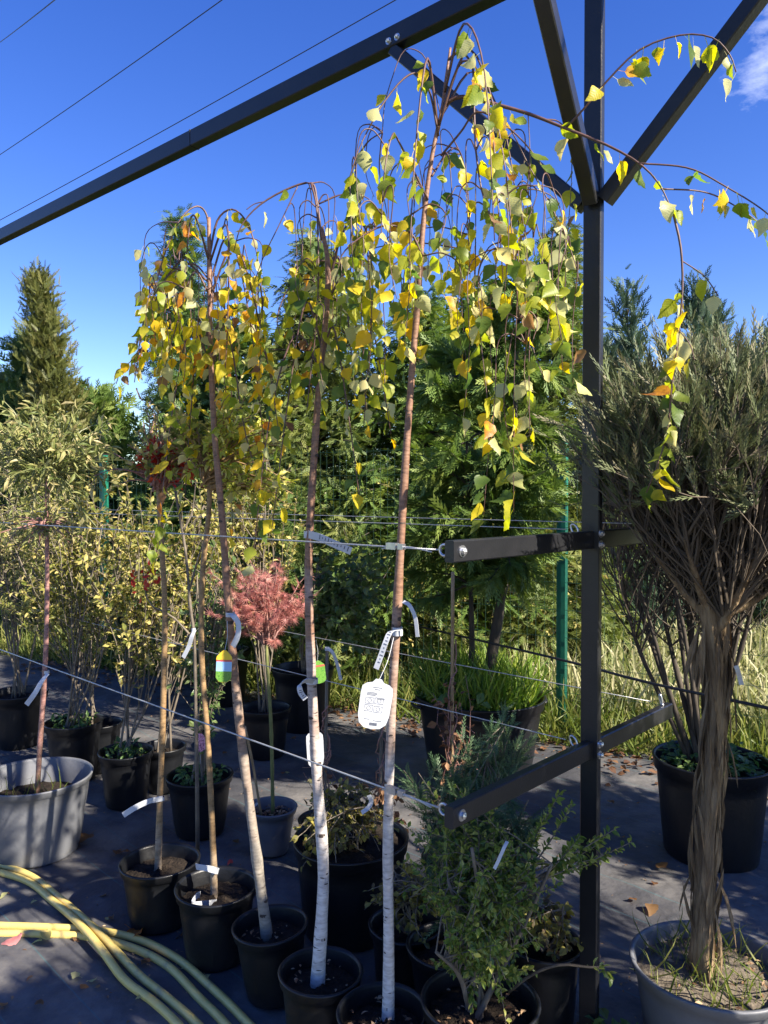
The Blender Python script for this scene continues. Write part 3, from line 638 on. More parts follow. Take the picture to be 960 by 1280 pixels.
def conifer(name, base, H, R, label, leaf, n_limb, n_spray, tpl=T_FAN, size=(0.12, 0.22), shape=0.8, elev=(50, 5), droop=0.3, z0=0.06, lean=(0, 0), group=None, seed=1,
            leaders=1, flat=0.6, rough=0.2, trunk_r=None, root=None, cat='conifer', mat_bark='twig_dark'):
    """conifer of layered flat sprays: limbs whose length follows the profile, sprays along each limb"""
    reseed(seed); base = np.asarray(base, float)
    if root is None: root = empty(name, base, label, cat, group)
    tops = [A(lean[0], lean[1], H)] + [A(lean[0] + U(-1, 1) * R * .7, lean[1] + U(-1, 1) * R * .5, H * U(.82, .97)) for _ in range(leaders - 1)]
    tr = trunk_r or max(0.02, H * 0.012)
    allC = []
    q = MB()
    for k, tp in enumerate(tops):
        s = np.linspace(0, 1, 16)[:, None]
        bend = A(1, 0.4, 0) * np.sin(s * 5 + seed) * 0.02
        path = base + np.concatenate([(tp[:2] * s ** 1.6), tp[2] * s], 1) + bend * s
        q.tubes(path, np.linspace(tr, 0.004, 16), 8)
        nl = n_limb // leaders
        t = z0 + (1 - z0) * (np.arange(nl) + U(0, 1, nl)) / nl
        az = np.arange(nl) * 2.399 + RNG.normal(0, .3, nl)
        prof = np.where(t < 0.18, (0.55 + 0.45 * t / 0.18), 1.0) * np.clip(1 - t, 0, 1) ** shape + 0.03
        Rk = R * (1 if leaders == 1 else 0.62)
        L = Rk * prof * (1 + RNG.normal(0, rough, nl)) * (1 + 0.22 * np.sin(az * 2 + t * 9 + seed))
        el = np.radians(elev[1] + (elev[0] - elev[1]) * t + RNG.normal(0, 8, nl))
        fi = np.minimum(t * 15, 14.99); i0 = fi.astype(int); f = (fi - i0)[:, None]
        o = path[i0] * (1 - f) + path[i0 + 1] * f
        hd = np.stack([np.cos(az), np.sin(az), 0 * az], 1)
        mid = o + (hd * np.cos(el)[:, None] + A(0, 0, 1) * np.sin(el)[:, None]) * (L * 0.6)[:, None]
        end = mid + (hd + A(0, 0, 1) * (np.tan(el) * 0.4 - droop)[:, None]) * (L * 0.55)[:, None]
        allC.append(bez(o, mid, end, 7))
    C = np.concatenate(allC)
    obj('trunk', q, M[mat_bark], root, smooth=True)
    obj('branches', MB().tubes(C, np.linspace(max(.006, tr * .3), .002, 7)[None], 4), M[mat_bark], root)
    Ls = np.linalg.norm(C[:, -1] - C[:, 0], axis=1); pr = (Ls + 0.1) / (Ls + 0.1).sum()
    i = RNG.choice(len(C), n_spray, p=pr); s = U(0.12, 1.0, n_spray) ** 0.7 * 5.999; k = s.astype(int); f = (s - k)[:, None]
    p = C[i, k] * (1 - f) + C[i, k + 1] * f; tg = nrm(C[i, k + 1] - C[i, k])
    sd = nrm(np.cross(tg, A(0, 0, 1))) * np.where(U(0, 1, n_spray) < .5, -1, 1)[:, None]
    a = np.radians(U(5, 75, n_spray))[:, None]
    y = tg * np.cos(a) + sd * np.sin(a) + RNG.normal(0, .45, (n_spray, 3)) + A(0, 0, 1) * (-droop * 0.5 + (0.55 if elev[1] > 30 else 0))
    nr = rdir(n_spray) * (1 - flat) + A(0, 0, flat)
    p = p + RNG.normal(0, .055, (n_spray, 3))
    cl = U(0, 1, len(C))[i] * 0.45 + U(0, 1, n_spray) * 0.55
    crown = MB().scatter(tpl, p, y, nr, size[0] + (size[1] - size[0]) * U(0, 1, n_spray), cl)
    obj('crown', crown, leaf, root, kind='stuff')
    return root

# ------------------------------------------------------------------ fence and what lies beyond
fence = empty('mesh_fence', FA, 'green wire mesh fence with square posts behind the plants', 'fence')
for k in range(-1, 3):
    b = FA + FD * (4.572 * k)
    obj('post', MB().box(b + A(0, 0, 1.0), FD * 0.03, FN * 0.03, A(0, 0, 1.0)), M['green_post'], fence)
    obj('post_cap', MB().box(b + A(0, 0, 2.006), FD * 0.033, FN * 0.033, A(0, 0, 0.006)), M['rubber'], fence)
for k in range(-2, 4):
    q = MB(); a = FA + FD * (2.286 * k + 0.03) - FN * 0.035; L = 2.226
    zs = np.linspace(0.06, 1.95, 11)
    q.tubes(np.stack([np.stack([a + A(0, 0, z), a + FD * L + A(0, 0, z)]) for z in zs]), 0.0018, 4)
    xs = np.linspace(0.02, L - .02, 36)
    q.tubes(np.stack([np.stack([a + FD * x + A(0, 0, .05), a + FD * x + A(0, 0, 1.97)]) for x in xs]), 0.0014, 3)
    obj('mesh_panel', q, M['green_mesh'], fence)

def grass(name, pts, mat, size, label, lean=0.35, tuft=1, parent=None, cat=None):
    N = len(pts); q = MB()
    y = A(0, 0, 1) + RNG.normal(0, lean, (N, 3)) * A(1, 1, .2)
    q.scatter(T_BLADE, pts, y, rdir(N) * A(1, 1, .2), U(size[0], size[1], N))
    o = obj(name, q, mat, parent, None if parent else (0, 0, 0), kind='stuff')
    if parent is None: tag(o, label, cat)
    return o
reseed(21)
N = 26000
t = U(-3.2, 6.5, N); d = U(-0.35, 4.5, N); tuft = 0.5 + 0.5 * np.sin(t * 7) * np.sin(d * 9 + t * 3)
pts = FA + FD * t[:, None] + FN * d[:, None] - A(0, 0, .012)
keep = (U(0, 1, N) < 0.35 + 0.65 * tuft)
grass('tall_grass', pts[keep & (d > 0.1)], M['grass_dry'], (0.22, 0.6), 'tall dry straw coloured grass behind the mesh fence', 0.42, cat='grass')
N = 8000; t = U(-3.2, 6.5, N); d = U(-0.42, 0.35, N)
pts = FA + FD * t[:, None] + FN * d[:, None] - A(0, 0, .012)
grass('verge_grass', pts, M['grass_green'], (0.10, 0.38), 'green grass verge along the foot of the fence', 0.5, cat='grass')
N = 9000; t = U(-9, 9, N); d = U(4, 15, N)
grass('meadow_grass', FA + FD * t[:, None] + FN * d[:, None] - A(0, 0, .02), M['grass_dry'], (0.3, 0.8), 'far dry meadow grass beyond the conifers', 0.4, cat='grass')

CON = 'conifers behind the pots'
def pc(px, Y): return A((px - 480) / F_PX * Y, Y, -0.012)
def ztop(py, Y): return CAM_Z + (620 - py) * Y / F_PX
conifer('columnar_thuja', pc(86, 8.0), ztop(346, 8.0), 0.37, 'tall columnar thuja with bent tip standing against open sky', M['thuja_gold'], 220, 10000, T_PLUME, (0.08, 0.16), 0.5, (62, 45), -0.15, 0.03, (-0.34, 0), CON, 3, flat=0.1)
conifer('columnar_thuja', pc(30, 8.6), ztop(428, 8.6), 0.42, 'narrow dark thuja beside the tall bent thuja', M['thuja_dark'], 150, 4500, T_FAN2, (0.10, 0.18), 0.6, (60, 40), -0.15, 0.03, (0.03, 0), CON, 4, flat=0.1)
conifer('columnar_thuja', pc(0, 9.0), ztop(478, 9.0), 0.55, 'lower olive thuja left of the narrow dark thuja', M['thuja_olive'], 130, 4200, T_FAN2, (0.10, 0.18), 0.6, (60, 40), -0.15, 0.03, (0, 0), CON, 5, flat=0.1)
conifer('hinoki_cypress', pc(238, 7.9), ztop(275, 7.9), 0.74, 'tall dark cypress rising behind the yellow birch crown', M['thuja_dark'], 190, 8000, T_FAN, (0.09, 0.17), 0.9, (45, 15), 0.2, 0.05, (-0.06, 0), CON, 6, flat=0.5)
conifer('hemlock', pc(405, 7.1), ztop(300, 7.1), 1.05, 'feathery drooping conifer behind the slender middle birch', M['thuja_olive'], 330, 15000, T_PLUME, (0.10, 0.20), 0.85, (35, 0), 0.55, 0.05, (-0.08, 0), CON, 8, flat=0.45)
conifer('hemlock', pc(520, 7.0), ztop(372, 7.0), 1.0, 'broad rounded conifer behind the tallest birch stem', M['thuja_mid'], 320, 13000, T_PLUME, (0.10, 0.20), 0.7, (40, 5), 0.45, 0.05, (0.05, 0), CON, 9, flat=0.5)
conifer('hemlock', pc(690, 6.9), ztop(285, 6.9), 0.80, 'tall olive conifer with wispy top behind the steel post', M['thuja_olive'], 260, 10000, T_PLUME, (0.10, 0.19), 0.9, (40, 10), 0.35, 0.05, (0.05, 0), CON, 10, flat=0.45)
conifer('columnar_thuja', pc(120, 9.5), ztop(500, 9.5), 0.8, 'squat rounded thuja in the gap right of the bent thuja', M['thuja_mid'], 130, 4500, T_FAN2, (0.12, 0.22), 0.5, (55, 35), -0.1, 0.03, (0, 0), CON, 11, flat=0.2)
conifer('pointed_cypress', pc(792, 7.2), ztop(372, 7.2), 0.50, 'blue green cypress with several pointed tips right of the steel post', M['cypress_blue'], 200, 6500, T_PLUME, (0.10, 0.2), 0.62, (70, 45), -0.2, 0.03, (-0.06, 0), CON, 12, leaders=3, flat=0.1)
conifer('pointed_cypress', pc(872, 7.4), ztop(362, 7.4), 0.50, 'blue green cypress with tall pointed leader behind the ragged juniper', M['cypress_blue'], 190, 6000, T_PLUME, (0.10, 0.2), 0.65, (70, 45), -0.2, 0.03, (0.0, 0), CON, 13, leaders=2, flat=0.1)
conifer('pointed_cypress', pc(960, 8.0), ztop(430, 8.0), 0.7, 'blue green cypress half hidden behind the ragged juniper crown', M['cypress_blue'], 160, 5000, T_PLUME, (0.12, 0.22), 0.6, (65, 40), -0.2, 0.03, (0, 0), CON, 14, leaders=2, flat=0.1)
conifer('far_conifer', pc(300, 8.8), ztop(415, 8.8), 1.1, 'dark conifer deep between the drooping conifer and cypress', M['thuja_dark'], 150, 5200, T_FAN2, (0.16, 0.3), 0.6, (45, 15), 0.2, 0.03, (0, 0), CON, 15)
conifer('far_conifer', pc(600, 8.6), ztop(380, 8.6), 1.1, 'dark conifer deep behind the broad one', M['thuja_dark'], 150, 5200, T_FAN2, (0.16, 0.3), 0.6, (45, 15), 0.2, 0.03, (0, 0), CON, 16)

# tree in the big tub with grass
reseed(31)
tb = at(600, 4.4)
tub_tree = empty('tub_conifer', tb, 'dark conifer with bare forked trunk in large black tub overgrown with grass', 'conifer')
sl = pot(tub_tree, tb, 0.36, 0.46, 'pot_black', 0.80, 0.018, 0.05, square_handles=True)
stem1 = smooth_path([sl + A(0.03, 0, -.03), P(618, 800, 4.4), P(628, 740, 4.42), P(634, 680, 4.45), P(640, 600, 4.5), P(645, 480, 4.5), P(650, 360, 4.5)], 24)
obj('trunk', trunk_mesh(stem1, 0.038, 0.008, 10, 0.06, 3), M['twig_dark'], tub_tree, smooth=True)
stem2 = smooth_path([sl + A(-0.05, .03, -.03), P(590, 810, 4.45), P(588, 720, 4.5), P(585, 600, 4.55), P(580, 470, 4.6)], 20)
obj('stem', trunk_mesh(stem2, 0.022, 0.006, 8, 0.06, 3), M['twig_dark'], tub_tree, smooth=True)
org, tgt = [], []
for k in range(150):
    s = stem1 if U(0, 1) < .62 else stem2; i = RNG.integers(int(len(s) * .45), len(s)); f = i / len(s); o = s[i]; az = U(0, 6.283)
    L = U(.2, .62) * (1.15 - f * .75); org.append(o); tgt.append(o + A(math.cos(az) * L, math.sin(az) * L, U(-.12, .2)))
C = branches(np.array(org), np.array(tgt), 7, 0.15, .03)
obj('branches', MB().tubes(C, np.linspace(.008, .002, 7)[None], 4), M['twig_dark'], tub_tree)
q = MB(); p, tg, i = on_curves(C, 6800, .25); y = tg + rdir(6800) * .8 + A(0, 0, -.35)
q.scatter(T_PLUME, p, y, rdir(6800) * .5 + A(0, 0, .5), U(.09, .19, 6800), U(0, 1, len(C))[i] * .5 + U(0, 1, 6800) * .5)
obj('crown', q, M['thuja_mid'], tub_tree, kind='stuff')
N = 1500; a = U(0, 6.28, N); r = .33 * np.sqrt(U(0, 1, N))
grass('grass', sl + np.stack([r * np.cos(a), r * np.sin(a), 0 * a], 1), M['tub_grass'], (.10, .34), None, .45, parent=tub_tree)
q = MB(); N = 260; a = U(2.5, 4.8, N); r = U(.15, .36, N); q.scatter(T_ROUND, sl + np.stack([r * np.cos(a), r * np.sin(a), U(.0, .14, N)], 1), rdir(N) + A(0, 0, .2), rdir(N) * .5 + A(0, 0, .6), U(.03, .07, N))
obj('weeds', q, M['weed_leaf'], tub_tree, kind='stuff')
# loose yellow-leaved shrub between the tub and the fence
reseed(32)
b = at(575, 6.5); yb = empty('hedge_shrub', b, 'loose yellow green shrub behind the fence and the tub tree', 'shrub')
shrub(yb, [[b + A(U(-.1, .1), 0, -.01), b + A(U(-.3, .3), U(-.1, .1), .6), b + A(U(-.6, .6), U(-.1, .1), 1.2)] for _ in range(5)], M['twig_grey'], M['varieg_leaf'], T_OVAL,
      P(590, 735, 6.4), A(.95, .4, .7), 140, 3600, (.035, .07), 16)

# dark tubs with conifers' trunks at the back, and the glossy shrub
reseed(33)
b = at(378, 5.25); lr = empty('laurel_shrub', b, 'glossy round leaved evergreen shrub in tall black tub by the grass verge', 'shrub')
sl = pot(lr, b, 0.20, 0.42, 'pot_black', 0.8)
shrub(lr, [[sl, sl + A(U(-.1, .2), 0, .25), P(U(395, 470), U(700, 760), 5.0)] for _ in range(5)], M['twig_grey'], M['laurel_leaf'], T_ROUND, P(445, 745, 4.9), A(.36, .3, .38), 110, 1900, (.035, .065), 12, lo=.2)
b = at(275, 5.9); cb = empty('potted_cypress', b, 'dark bushy cypress in black tub behind the red maple', 'conifer')
reseed(34); sl = pot(cb, b, 0.22, 0.42, 'pot_black', 0.82)
conifer('', sl, 1.55, .55, '', M['thuja_dark'], 110, 4200, T_FAN, (.1, .2), .6, (50, 20), .1, .05, seed=34, root=cb)

# ------------------------------------------------------------------ variegated shrubs at the left
VAR = 'variegated shrubs in black pots'
def varieg(px, Y, r, h, crown_px, R, seed, label, nl=1900, stems=6, leaf='varieg_leaf', tpl=T_OVAL, mat='pot_black', weeds=True, size=(.022, .045), sub=0.85):
    reseed(seed); b = at(px, Y); o = empty('potted_shrub', b, label, 'shrub', VAR)
    sl = pot(o, b, r, h, mat); c = P(crown_px[0], crown_px[1], Y)
    st = []
    for k in range(stems):
        e = c + A(U(-.6, .6) * R[0], U(-.6, .6) * R[1], U(-.1, .8) * R[2])
        st.append([sl + A(U(-.04, .04), U(-.04, .04), -.02), sl * .6 + e * .4 + A(U(-.05, .05), 0, 0), e])
    shrub(o, st, M['twig_grey'], M[leaf], tpl, c, R, 75, nl, size, 10, (.007, .003), origin_lo=.3, lo=.2)
    if weeds:
        N = 120; a = U(0, 6.28, N); q_ = r * .8 * np.sqrt(U(0, 1, N)); q = MB()
        q.scatter(T_OVAL, sl + np.stack([q_ * np.cos(a), q_ * np.sin(a), U(0, .06, N)], 1), rdir(N) + A(0, 0, .4), rdir(N) * .4 + A(0, 0, .6), U(.02, .05, N)); obj('weeds', q, M['weed_leaf'], o, kind='stuff')
    return o
varieg(90, 4.3, .145, .33, (120, 690), A(.40, .3, .52), 41, 'tall cream variegated shrub in black pot behind the large grey pot', 2300, 7)
varieg(155, 3.95, .13, .28, (190, 720), A(.26, .22, .50), 42, 'upright yellow variegated shrub, weeds sprouting from its black pot', 1900, 6)
varieg(122, 4.45, .12, .28, (60, 700), A(.42, .25, .42), 43, 'loose cream variegated shrub, pot wedged behind the weedy one', 1700, 5, weeds=False)
varieg(203, 4.15, .11, .24, (250, 690), A(.24, .2, .46), 44, 'thin variegated shrub whose pot hides behind two standard stems', 1500, 5, weeds=False)
varieg(248, 3.62, .145, .275, (262, 780), A(.15, .14, .42), 45, 'airy green shrub in wide black pot with pink picture label', 900, 5, leaf='laurel_leaf')
varieg(20, 4.9, .17, .34, (30, 640), A(.5, .3, .6), 46, 'pale silvery shrub at the back beside the dark far post', 2600, 6, leaf='willow_leaf', tpl=T_LANCE, weeds=False, size=(.03, .065))
varieg(330, 4.7, .15, .3, (300, 640), A(.38, .3, .5), 47, 'yellow green shrub behind the red spindle', 2000, 5, weeds=False)

# ------------------------------------------------------------------ grafted standards
def standard(name, label, potspec, path, Y, r, mat, seed, pot_mat='pot_black', tilt=(0, 0), **kw):
    reseed(seed); b = at(potspec[0], potspec[1]); o = empty(name, b, label, 'tree')
    sl = pot(o, b, potspec[2], potspec[3], pot_mat, tilt=tilt, **kw)
    pth = trunk_path(path, Y, 30); pth[0] = pth[0] * A(1, 1, 0) + A(0, 0, sl[2] - .03)
    obj('trunk', trunk_mesh(pth, r[0], r[1], 12, 0.035, 5), M[mat], o, smooth=True)
    return o, pth, sl
def head(o, top, center, R, leaf, tpl, nbr, nl, size, twig='twig_grey', clumps=9, name='crown', **kw):
    tg = ellipsoid_pts(center, R, nbr, .45, clumps, .28); org = np.repeat(top[None], nbr, 0) + RNG.normal(0, .012, (nbr, 3))
    C = branches(org, tg, 8, .2, .03)
    obj('branches', MB().tubes(C, np.linspace(.0045, .0012, 8)[None], 4), M[twig], o)
    q = MB(); leafy(q, C, tpl, nl, size, **kw); obj(name, q, M[leaf], o, kind='stuff')
    return C
# willow standard in the large grey pot
o, pth, sl = standard('willow_standard', 'pale leaved willow standard in the large grey pot', (40, 3.42, .235, .345), [(46, 1000), (50, 930), (57, 820), (59, 720), (58, 640), (60, 590)], 3.42, (.0125, .008), 'stem_red', 51, 'pot_grey', soil=.11, rim_h=.03)
head(o, pth[-1], P(62, 570, 3.42), A(.36, .32, .27), 'willow_leaf', T_LANCE, 120, 1500, (.035, .065), 'stem_green', lo=.25)
head(o, pth[-8], P(50, 665, 3.42), A(.22, .2, .07), 'willow_leaf', T_LANCE, 40, 360, (.025, .045), 'stem_red', 4, 'side_shoots', lo=.4)
q = MB(); N = 26; a = U(0, 6.28, N); rr_ = U(.05, .17, N)
q.scatter(T_BLADE, sl + np.stack([rr_ * np.cos(a), rr_ * np.sin(a), 0 * a], 1), A(0, 0, 1) + RNG.normal(0, .3, (N, 3)), rdir(N), U(.05, .16, N)); obj('grass', q, M['grass_green'], o, kind='stuff')
# red spindle standard
o, pth, sl = standard('spindle_standard', 'slim standard with crimson leaves among pale ones, second pot in the row', (197, 2.85, .135, .235), [(197, 1098), (200, 1000), (204, 880), (206, 760), (202, 680), (198, 608)], 2.85, (.0125, .0095), 'stem_tan', 52)
head(o, pth[-1], P(205, 560, 2.85), A(.19, .19, .14), 'varieg_leaf', T_OVAL, 60, 520, (.022, .04), 'stem_red', lo=.35)
head(o, pth[-1], P(212, 572, 2.83), A(.15, .15, .085), 'red_leaf', T_OVAL, 44, 300, (.02, .036), 'stem_red', 5, 'red_leaves', lo=.35)
# yellow green standard
o, pth, sl = standard('privet_standard', 'slim standard with lime yellow leaves, its pot carrying two white loop tags', (268, 2.63, .130, .25), [(268, 1128), (266, 1050), (260, 930), (252, 820), (253, 720), (261, 640), (262, 590)], 2.63, (.0115, .008), 'stem_tan', 53)
head(o, pth[-1], P(295, 560, 2.6), A(.19, .18, .17), 'lime_leaf', T_OVAL, 70, 800, (.022, .042), 'stem_tan', lo=.35)
head(o, pth[-3], P(325, 612, 2.55), A(.08, .1, .05), 'lime_leaf', T_OVAL, 26, 260, (.022, .04), 'stem_tan', 4, 'low_branch', lo=.4)
head(o, pth[-2], P(240, 545, 2.7), A(.13, .15, .10), 'varieg_leaf', T_OVAL, 30, 320, (.022, .04), 'stem_tan', 5, 'pale_shoots', lo=.4)
# second twisted thin stem of that group
reseed(54); b = at(240, 3.1)
o = empty('bare_sapling', b, 'bare grey forked sapling with a white ribbon between two standards', 'sapling')
mbs = MB(); pth = trunk_path([(247, 1010), (245, 900), (243, 800), (238, 760), (232, 690), (220, 620), (213, 570), (209, 530)], 3.1, 24); pth[0, 2] = 0.0
obj('trunk', trunk_mesh(pth, .008, .004, 8, .05, 4), M['twig_grey'], o, smooth=True)
for side in ([(243, 800), (215, 770), (185, 752), (178, 700)], [(236, 740), (250, 690), (262, 660)], [(228, 665), (240, 640), (245, 600)], [(240, 790), (225, 805), (200, 790)]):
    mbs.tubes(trunk_path(side, 3.1, 8), np.linspace(.005, .002, 8), 5)
obj('branches', mbs, M['twig_grey'], o, smooth=True)
q = MB(); N = 26; q.scatter(T_OVAL, P(182, 725, 3.1) + RNG.normal(0, .035, (N, 3)), rdir(N), rdir(N), U(.02, .04, N)); obj('red_leaves', q, M['red_leaf'], o, kind='stuff')

# red cut-leaf maple standard in the small grey pot
o, pth, sl = standard('maple_standard', 'small standard maple with dusty red cut leaves in small grey pot', (338, 3.42, .106, .205), [(341, 1012), (340, 950), (338, 890), (334, 830), (333, 800)], 3.42, (.0085, .007), 'stem_green' , 55, 'pot_grey', chips=160, taper=.72)
head(o, pth[-1], P(333, 748, 3.42), A(.22, .19, .17), 'maple_leaf', T_PALM, 90, 1300, (.03, .055), 'stem_red', 10, lo=.3, hang=.35)
obj('stake', MB().tubes(smooth_path([sl + A(-.035, -.03, -.03), P(316, 955, 3.36), P(306, 908, 3.33)], 8), .006, 7), M['bamboo'], o, smooth=True)
obj('side_stub', MB().tubes(np.array([P(304, 905, 3.34), P(297, 906, 3.34)]), .006, 6), M['dead_leaf'], o)

# ------------------------------------------------------------------ weeping birches: leaves that can be told apart are objects of their own
def birch_leaf_mesh(v):
    r = np.random.default_rng(100 + v)
    st = A([0, .02], [.07, .20], [.16, .33], [.28, .40], [.38, .36], [.48, .355], [.58, .27], [.68, .235], [.78, .145], [.88, .09], [1.0, 0.004])
    curl, bend, tw, fold = r.uniform(-.6, 1.6), r.uniform(-.35, .75), r.uniform(-1.1, 1.1), r.uniform(.05, .8)
    V = []
    for i, (y, w) in enumerate(st):
        for sx in (-1, 0, 1):
            x = sx * w * (1 + r.normal(0, .05)); z = abs(x) * fold - curl * x * x * 1.2 - bend * y * y + r.normal(0, .012)
            a = tw * (y - .3); x2, z2 = x * math.cos(a) - z * math.sin(a), x * math.sin(a) + z * math.cos(a)
            V.append([x2, y, z2])
    n = len(st); F = []
    for i in range(n - 1):
        for j in (0, 1):
            a = i * 3 + j; F.append([a, a + 1, a + 4, a + 3])
    # petiole
    V += [[-.015, 0.02, 0.01], [.015, .02, .01], [.012, -.42, .06], [-.012, -.42, .06]]; k = n * 3; F.append([k, k + 1, k + 2, k + 3])
    return np.array(V), np.array(F)
LV = [birch_leaf_mesh(v) for v in range(9)]
LMESH = {}
for k in BL:
    for v in range(9):
        m = MB().add(*LV[v]); me = m.mesh('birch_leaf', (0, 0, 0), True, [M['bl_' + k]]); LMESH[k, v] = me
def rot_from(y, z):
    y = nrm(y); z = nrm(z - (z * y).sum() * y); x = np.cross(y, z)
    return Matrix(((x[0], y[0], z[0], 0), (x[1], y[1], z[1], 0), (x[2], y[2], z[2], 0), (0, 0, 0, 1)))
def hang_leaves(root, pts, tan, mix, size, limit=298, keep_front=True, wild=0.8):
    """leaves hang from twig points; the ones nearest the camera are single objects"""
    N = len(pts); keys = list(mix); w = np.array([mix[k] for k in keys], float); w /= w.sum()
    kind = RNG.choice(len(keys), N, p=w); var = RNG.integers(0, 9, N)
    y = A(0, 0, -1) + rdir(N) * wild + tan * .25; z = rdir(N) * A(1, 1, .35); s = U(size[0], size[1], N)
    pet = .42 * s[:, None]; pos = pts + nrm(y) * pet + rdir(N) * .004
    order = np.argsort(pts[:, 1]); base = np.array(root.location)
    for i in order[:limit]:
        o = bpy.data.objects.new('leaf', LMESH[keys[kind[i]], int(var[i])]); COL.objects.link(o); o.parent = root
        o.matrix_basis = Matrix.Translation(Vector(pos[i] - base)) @ rot_from(y[i], z[i]) @ Matrix.Scale(float(s[i]), 4)
    rest = order[limit:]
    if len(rest):
        mats = [M['bm_' + k] for k in keys]; q = MB()
        for k in range(len(keys)):
            sel = rest[kind[rest] == k]
            if len(sel):
                q.scatter(LV[k % 9], pos[sel], y[sel], z[sel], s[sel]); q.Mq[-1][:] = k
        obj('leaf_mass', q, mats, root, smooth=True, kind='stuff')

def scars(o, pth, r0, r1, n=46):
    """dark branch scars and lenticel welts, flat ovals wrapped on the bark"""
    q = MB(); n_ = len(pth); t = U(.03, .72, n) ** 1.15; fi = t * (n_ - 1); i = fi.astype(int); f = (fi - i)[:, None]
    c = pth[i] * (1 - f) + pth[i + 1] * f; R = (r0 + (r1 - r0) * t) * 1.0; az = U(0, 6.283, n); wd = np.where(U(0, 1, n) < .3, U(.7, 1.0, n), U(.25, .5, n)); hh = np.where(wd > .6, U(.0035, .006, n), U(.0012, .0025, n))
    for k in range(n):
        a = az[k] + np.linspace(-wd[k], wd[k], 7); prof = np.sqrt(np.maximum(0.02, 1 - np.linspace(-1, 1, 7) ** 2)) * hh[k]; rr = R[k] * 1.04 + np.where(wd[k] > .6, .0012, .0004) * prof / hh[k]
        ring = c[k] + np.stack([np.cos(a) * rr, np.sin(a) * rr, 0 * a], 1)
        V = np.concatenate([ring + prof[:, None] * A(0, 0, 1), ring - prof[:, None] * A(0, 0, 1)]); q.add(V, [[m, 7 + m, 8 + m, m + 1] for m in range(6)])
    obj('bark_scars', q, M['scar'], o, kind='stuff')
def birch(name, label, potspec, path, Yt, r, mat, prim, strands, mix, seed, size=(.042, .062), gap=.045, tilt=(0, 0), extra=0, crown_c=None, crown_R=.25, limit=298):
    reseed(seed); b = at(potspec[0], potspec[1]); o = empty(name, b, label, 'birch tree', 'weeping birches tied to the trellis')
    sl = pot(o, b, potspec[2], potspec[3], 'pot_black', tilt=tilt, chips=22)
    pth = trunk_path(path, Yt, 44); pth[0] = pth[0] * A(1, 1, 0) + A(0, 0, sl[2] - .04)
    obj('trunk', trunk_mesh(pth, r[0], r[1], 14, 0.012, 9, 1.0, .3), M[mat], o, smooth=True)
    scars(o, pth, r[0], r[1])
    bm = MB(); curves = []
    for pp in prim:
        c = smooth_path([P(x, y, d) for x, y, d in pp['p']], 22); curves.append((c, pp.get('leaf', 1.0)))
        bm.tubes(c, np.linspace(pp.get('r', .004), .0013, 22), 6)
    # arching side shoots all round the crown
    for k in range(extra):
        i = RNG.integers(int(len(pth) * .74), int(len(pth) * .9)); p0 = pth[i]; az = U(0, 6.283); L = crown_R * U(.5, 1.1)
        hd = A(math.cos(az), math.sin(az), 0); pk = p0 + hd * L * .5 + A(0, 0, U(.06, .18)); e = p0 + hd * L + A(0, 0, -U(.0, .2)); e2 = e + hd * .05 + A(0, 0, -U(.15, .45))
        c = smooth_path([p0, pk, e, e2], 16); bm.tubes(c, np.linspace(.004, .0012, 16), 5); curves.append((c, 1.0))
    anchors = np.vstack([c for c, _ in curves] + [pth[int(len(pth) * .8):]])
    # hanging twigs: start on the nearest branch, bend over, fall
    for (x, y0, y1, Y) in strands:
        tgt = P(x, y0, Y); k = np.argmin(((anchors - tgt) ** 2).sum(1) + 0.6 * np.maximum(0, tgt[2] - anchors[:, 2]) ** 2); s0 = anchors[k]
        e = P(x + U(-9, 9), y1, Y + U(-.02, .02)); mid = (tgt + e) / 2 + RNG.normal(0, .012, 3)
        c = smooth_path([s0, s0 * .45 + tgt * .55 + A(0, 0, .025), tgt, mid, e], 18)
        bm.tubes(c, np.linspace(.0022, .0009, 18), 4); curves.append((c, 1.0))
    obj('branches', bm, M['twig'], o, smooth=True)
    pts, tan = [], []
    for c, dens in curves:
        kindc = len(c) == 18
        seg = np.linalg.norm(np.diff(c, axis=0), axis=1); L = seg.sum(); n = int(L / gap * dens)
        if n < 1: continue
        cum = np.concatenate([[0], np.cumsum(seg)]) / L
        lo_ = .48 if kindc else .23; n = max(1, int(n * (1 - lo_) / .77)); u = np.sort(np.clip((np.arange(n) + U(.1, .9, n)) / n * (1.01 - lo_) + lo_, 0, 1))
        idx = np.searchsorted(cum, u) .clip(1, len(c) - 1); f = ((u - cum[idx - 1]) / (cum[idx] - cum[idx - 1] + 1e-9))[:, None]
        pts.append(c[idx - 1] * (1 - f) + c[idx] * f); tan.append(nrm(c[idx] - c[idx - 1]))
    hang_leaves(o, np.vstack(pts), np.vstack(tan), mix, size, limit)
    return o, pth
def rs(n, x, y0, ln, Y):
    return [(U(*x), *(lambda a: (a, a + U(*ln)))(U(*y0)), U(*Y)) for _ in range(n)]

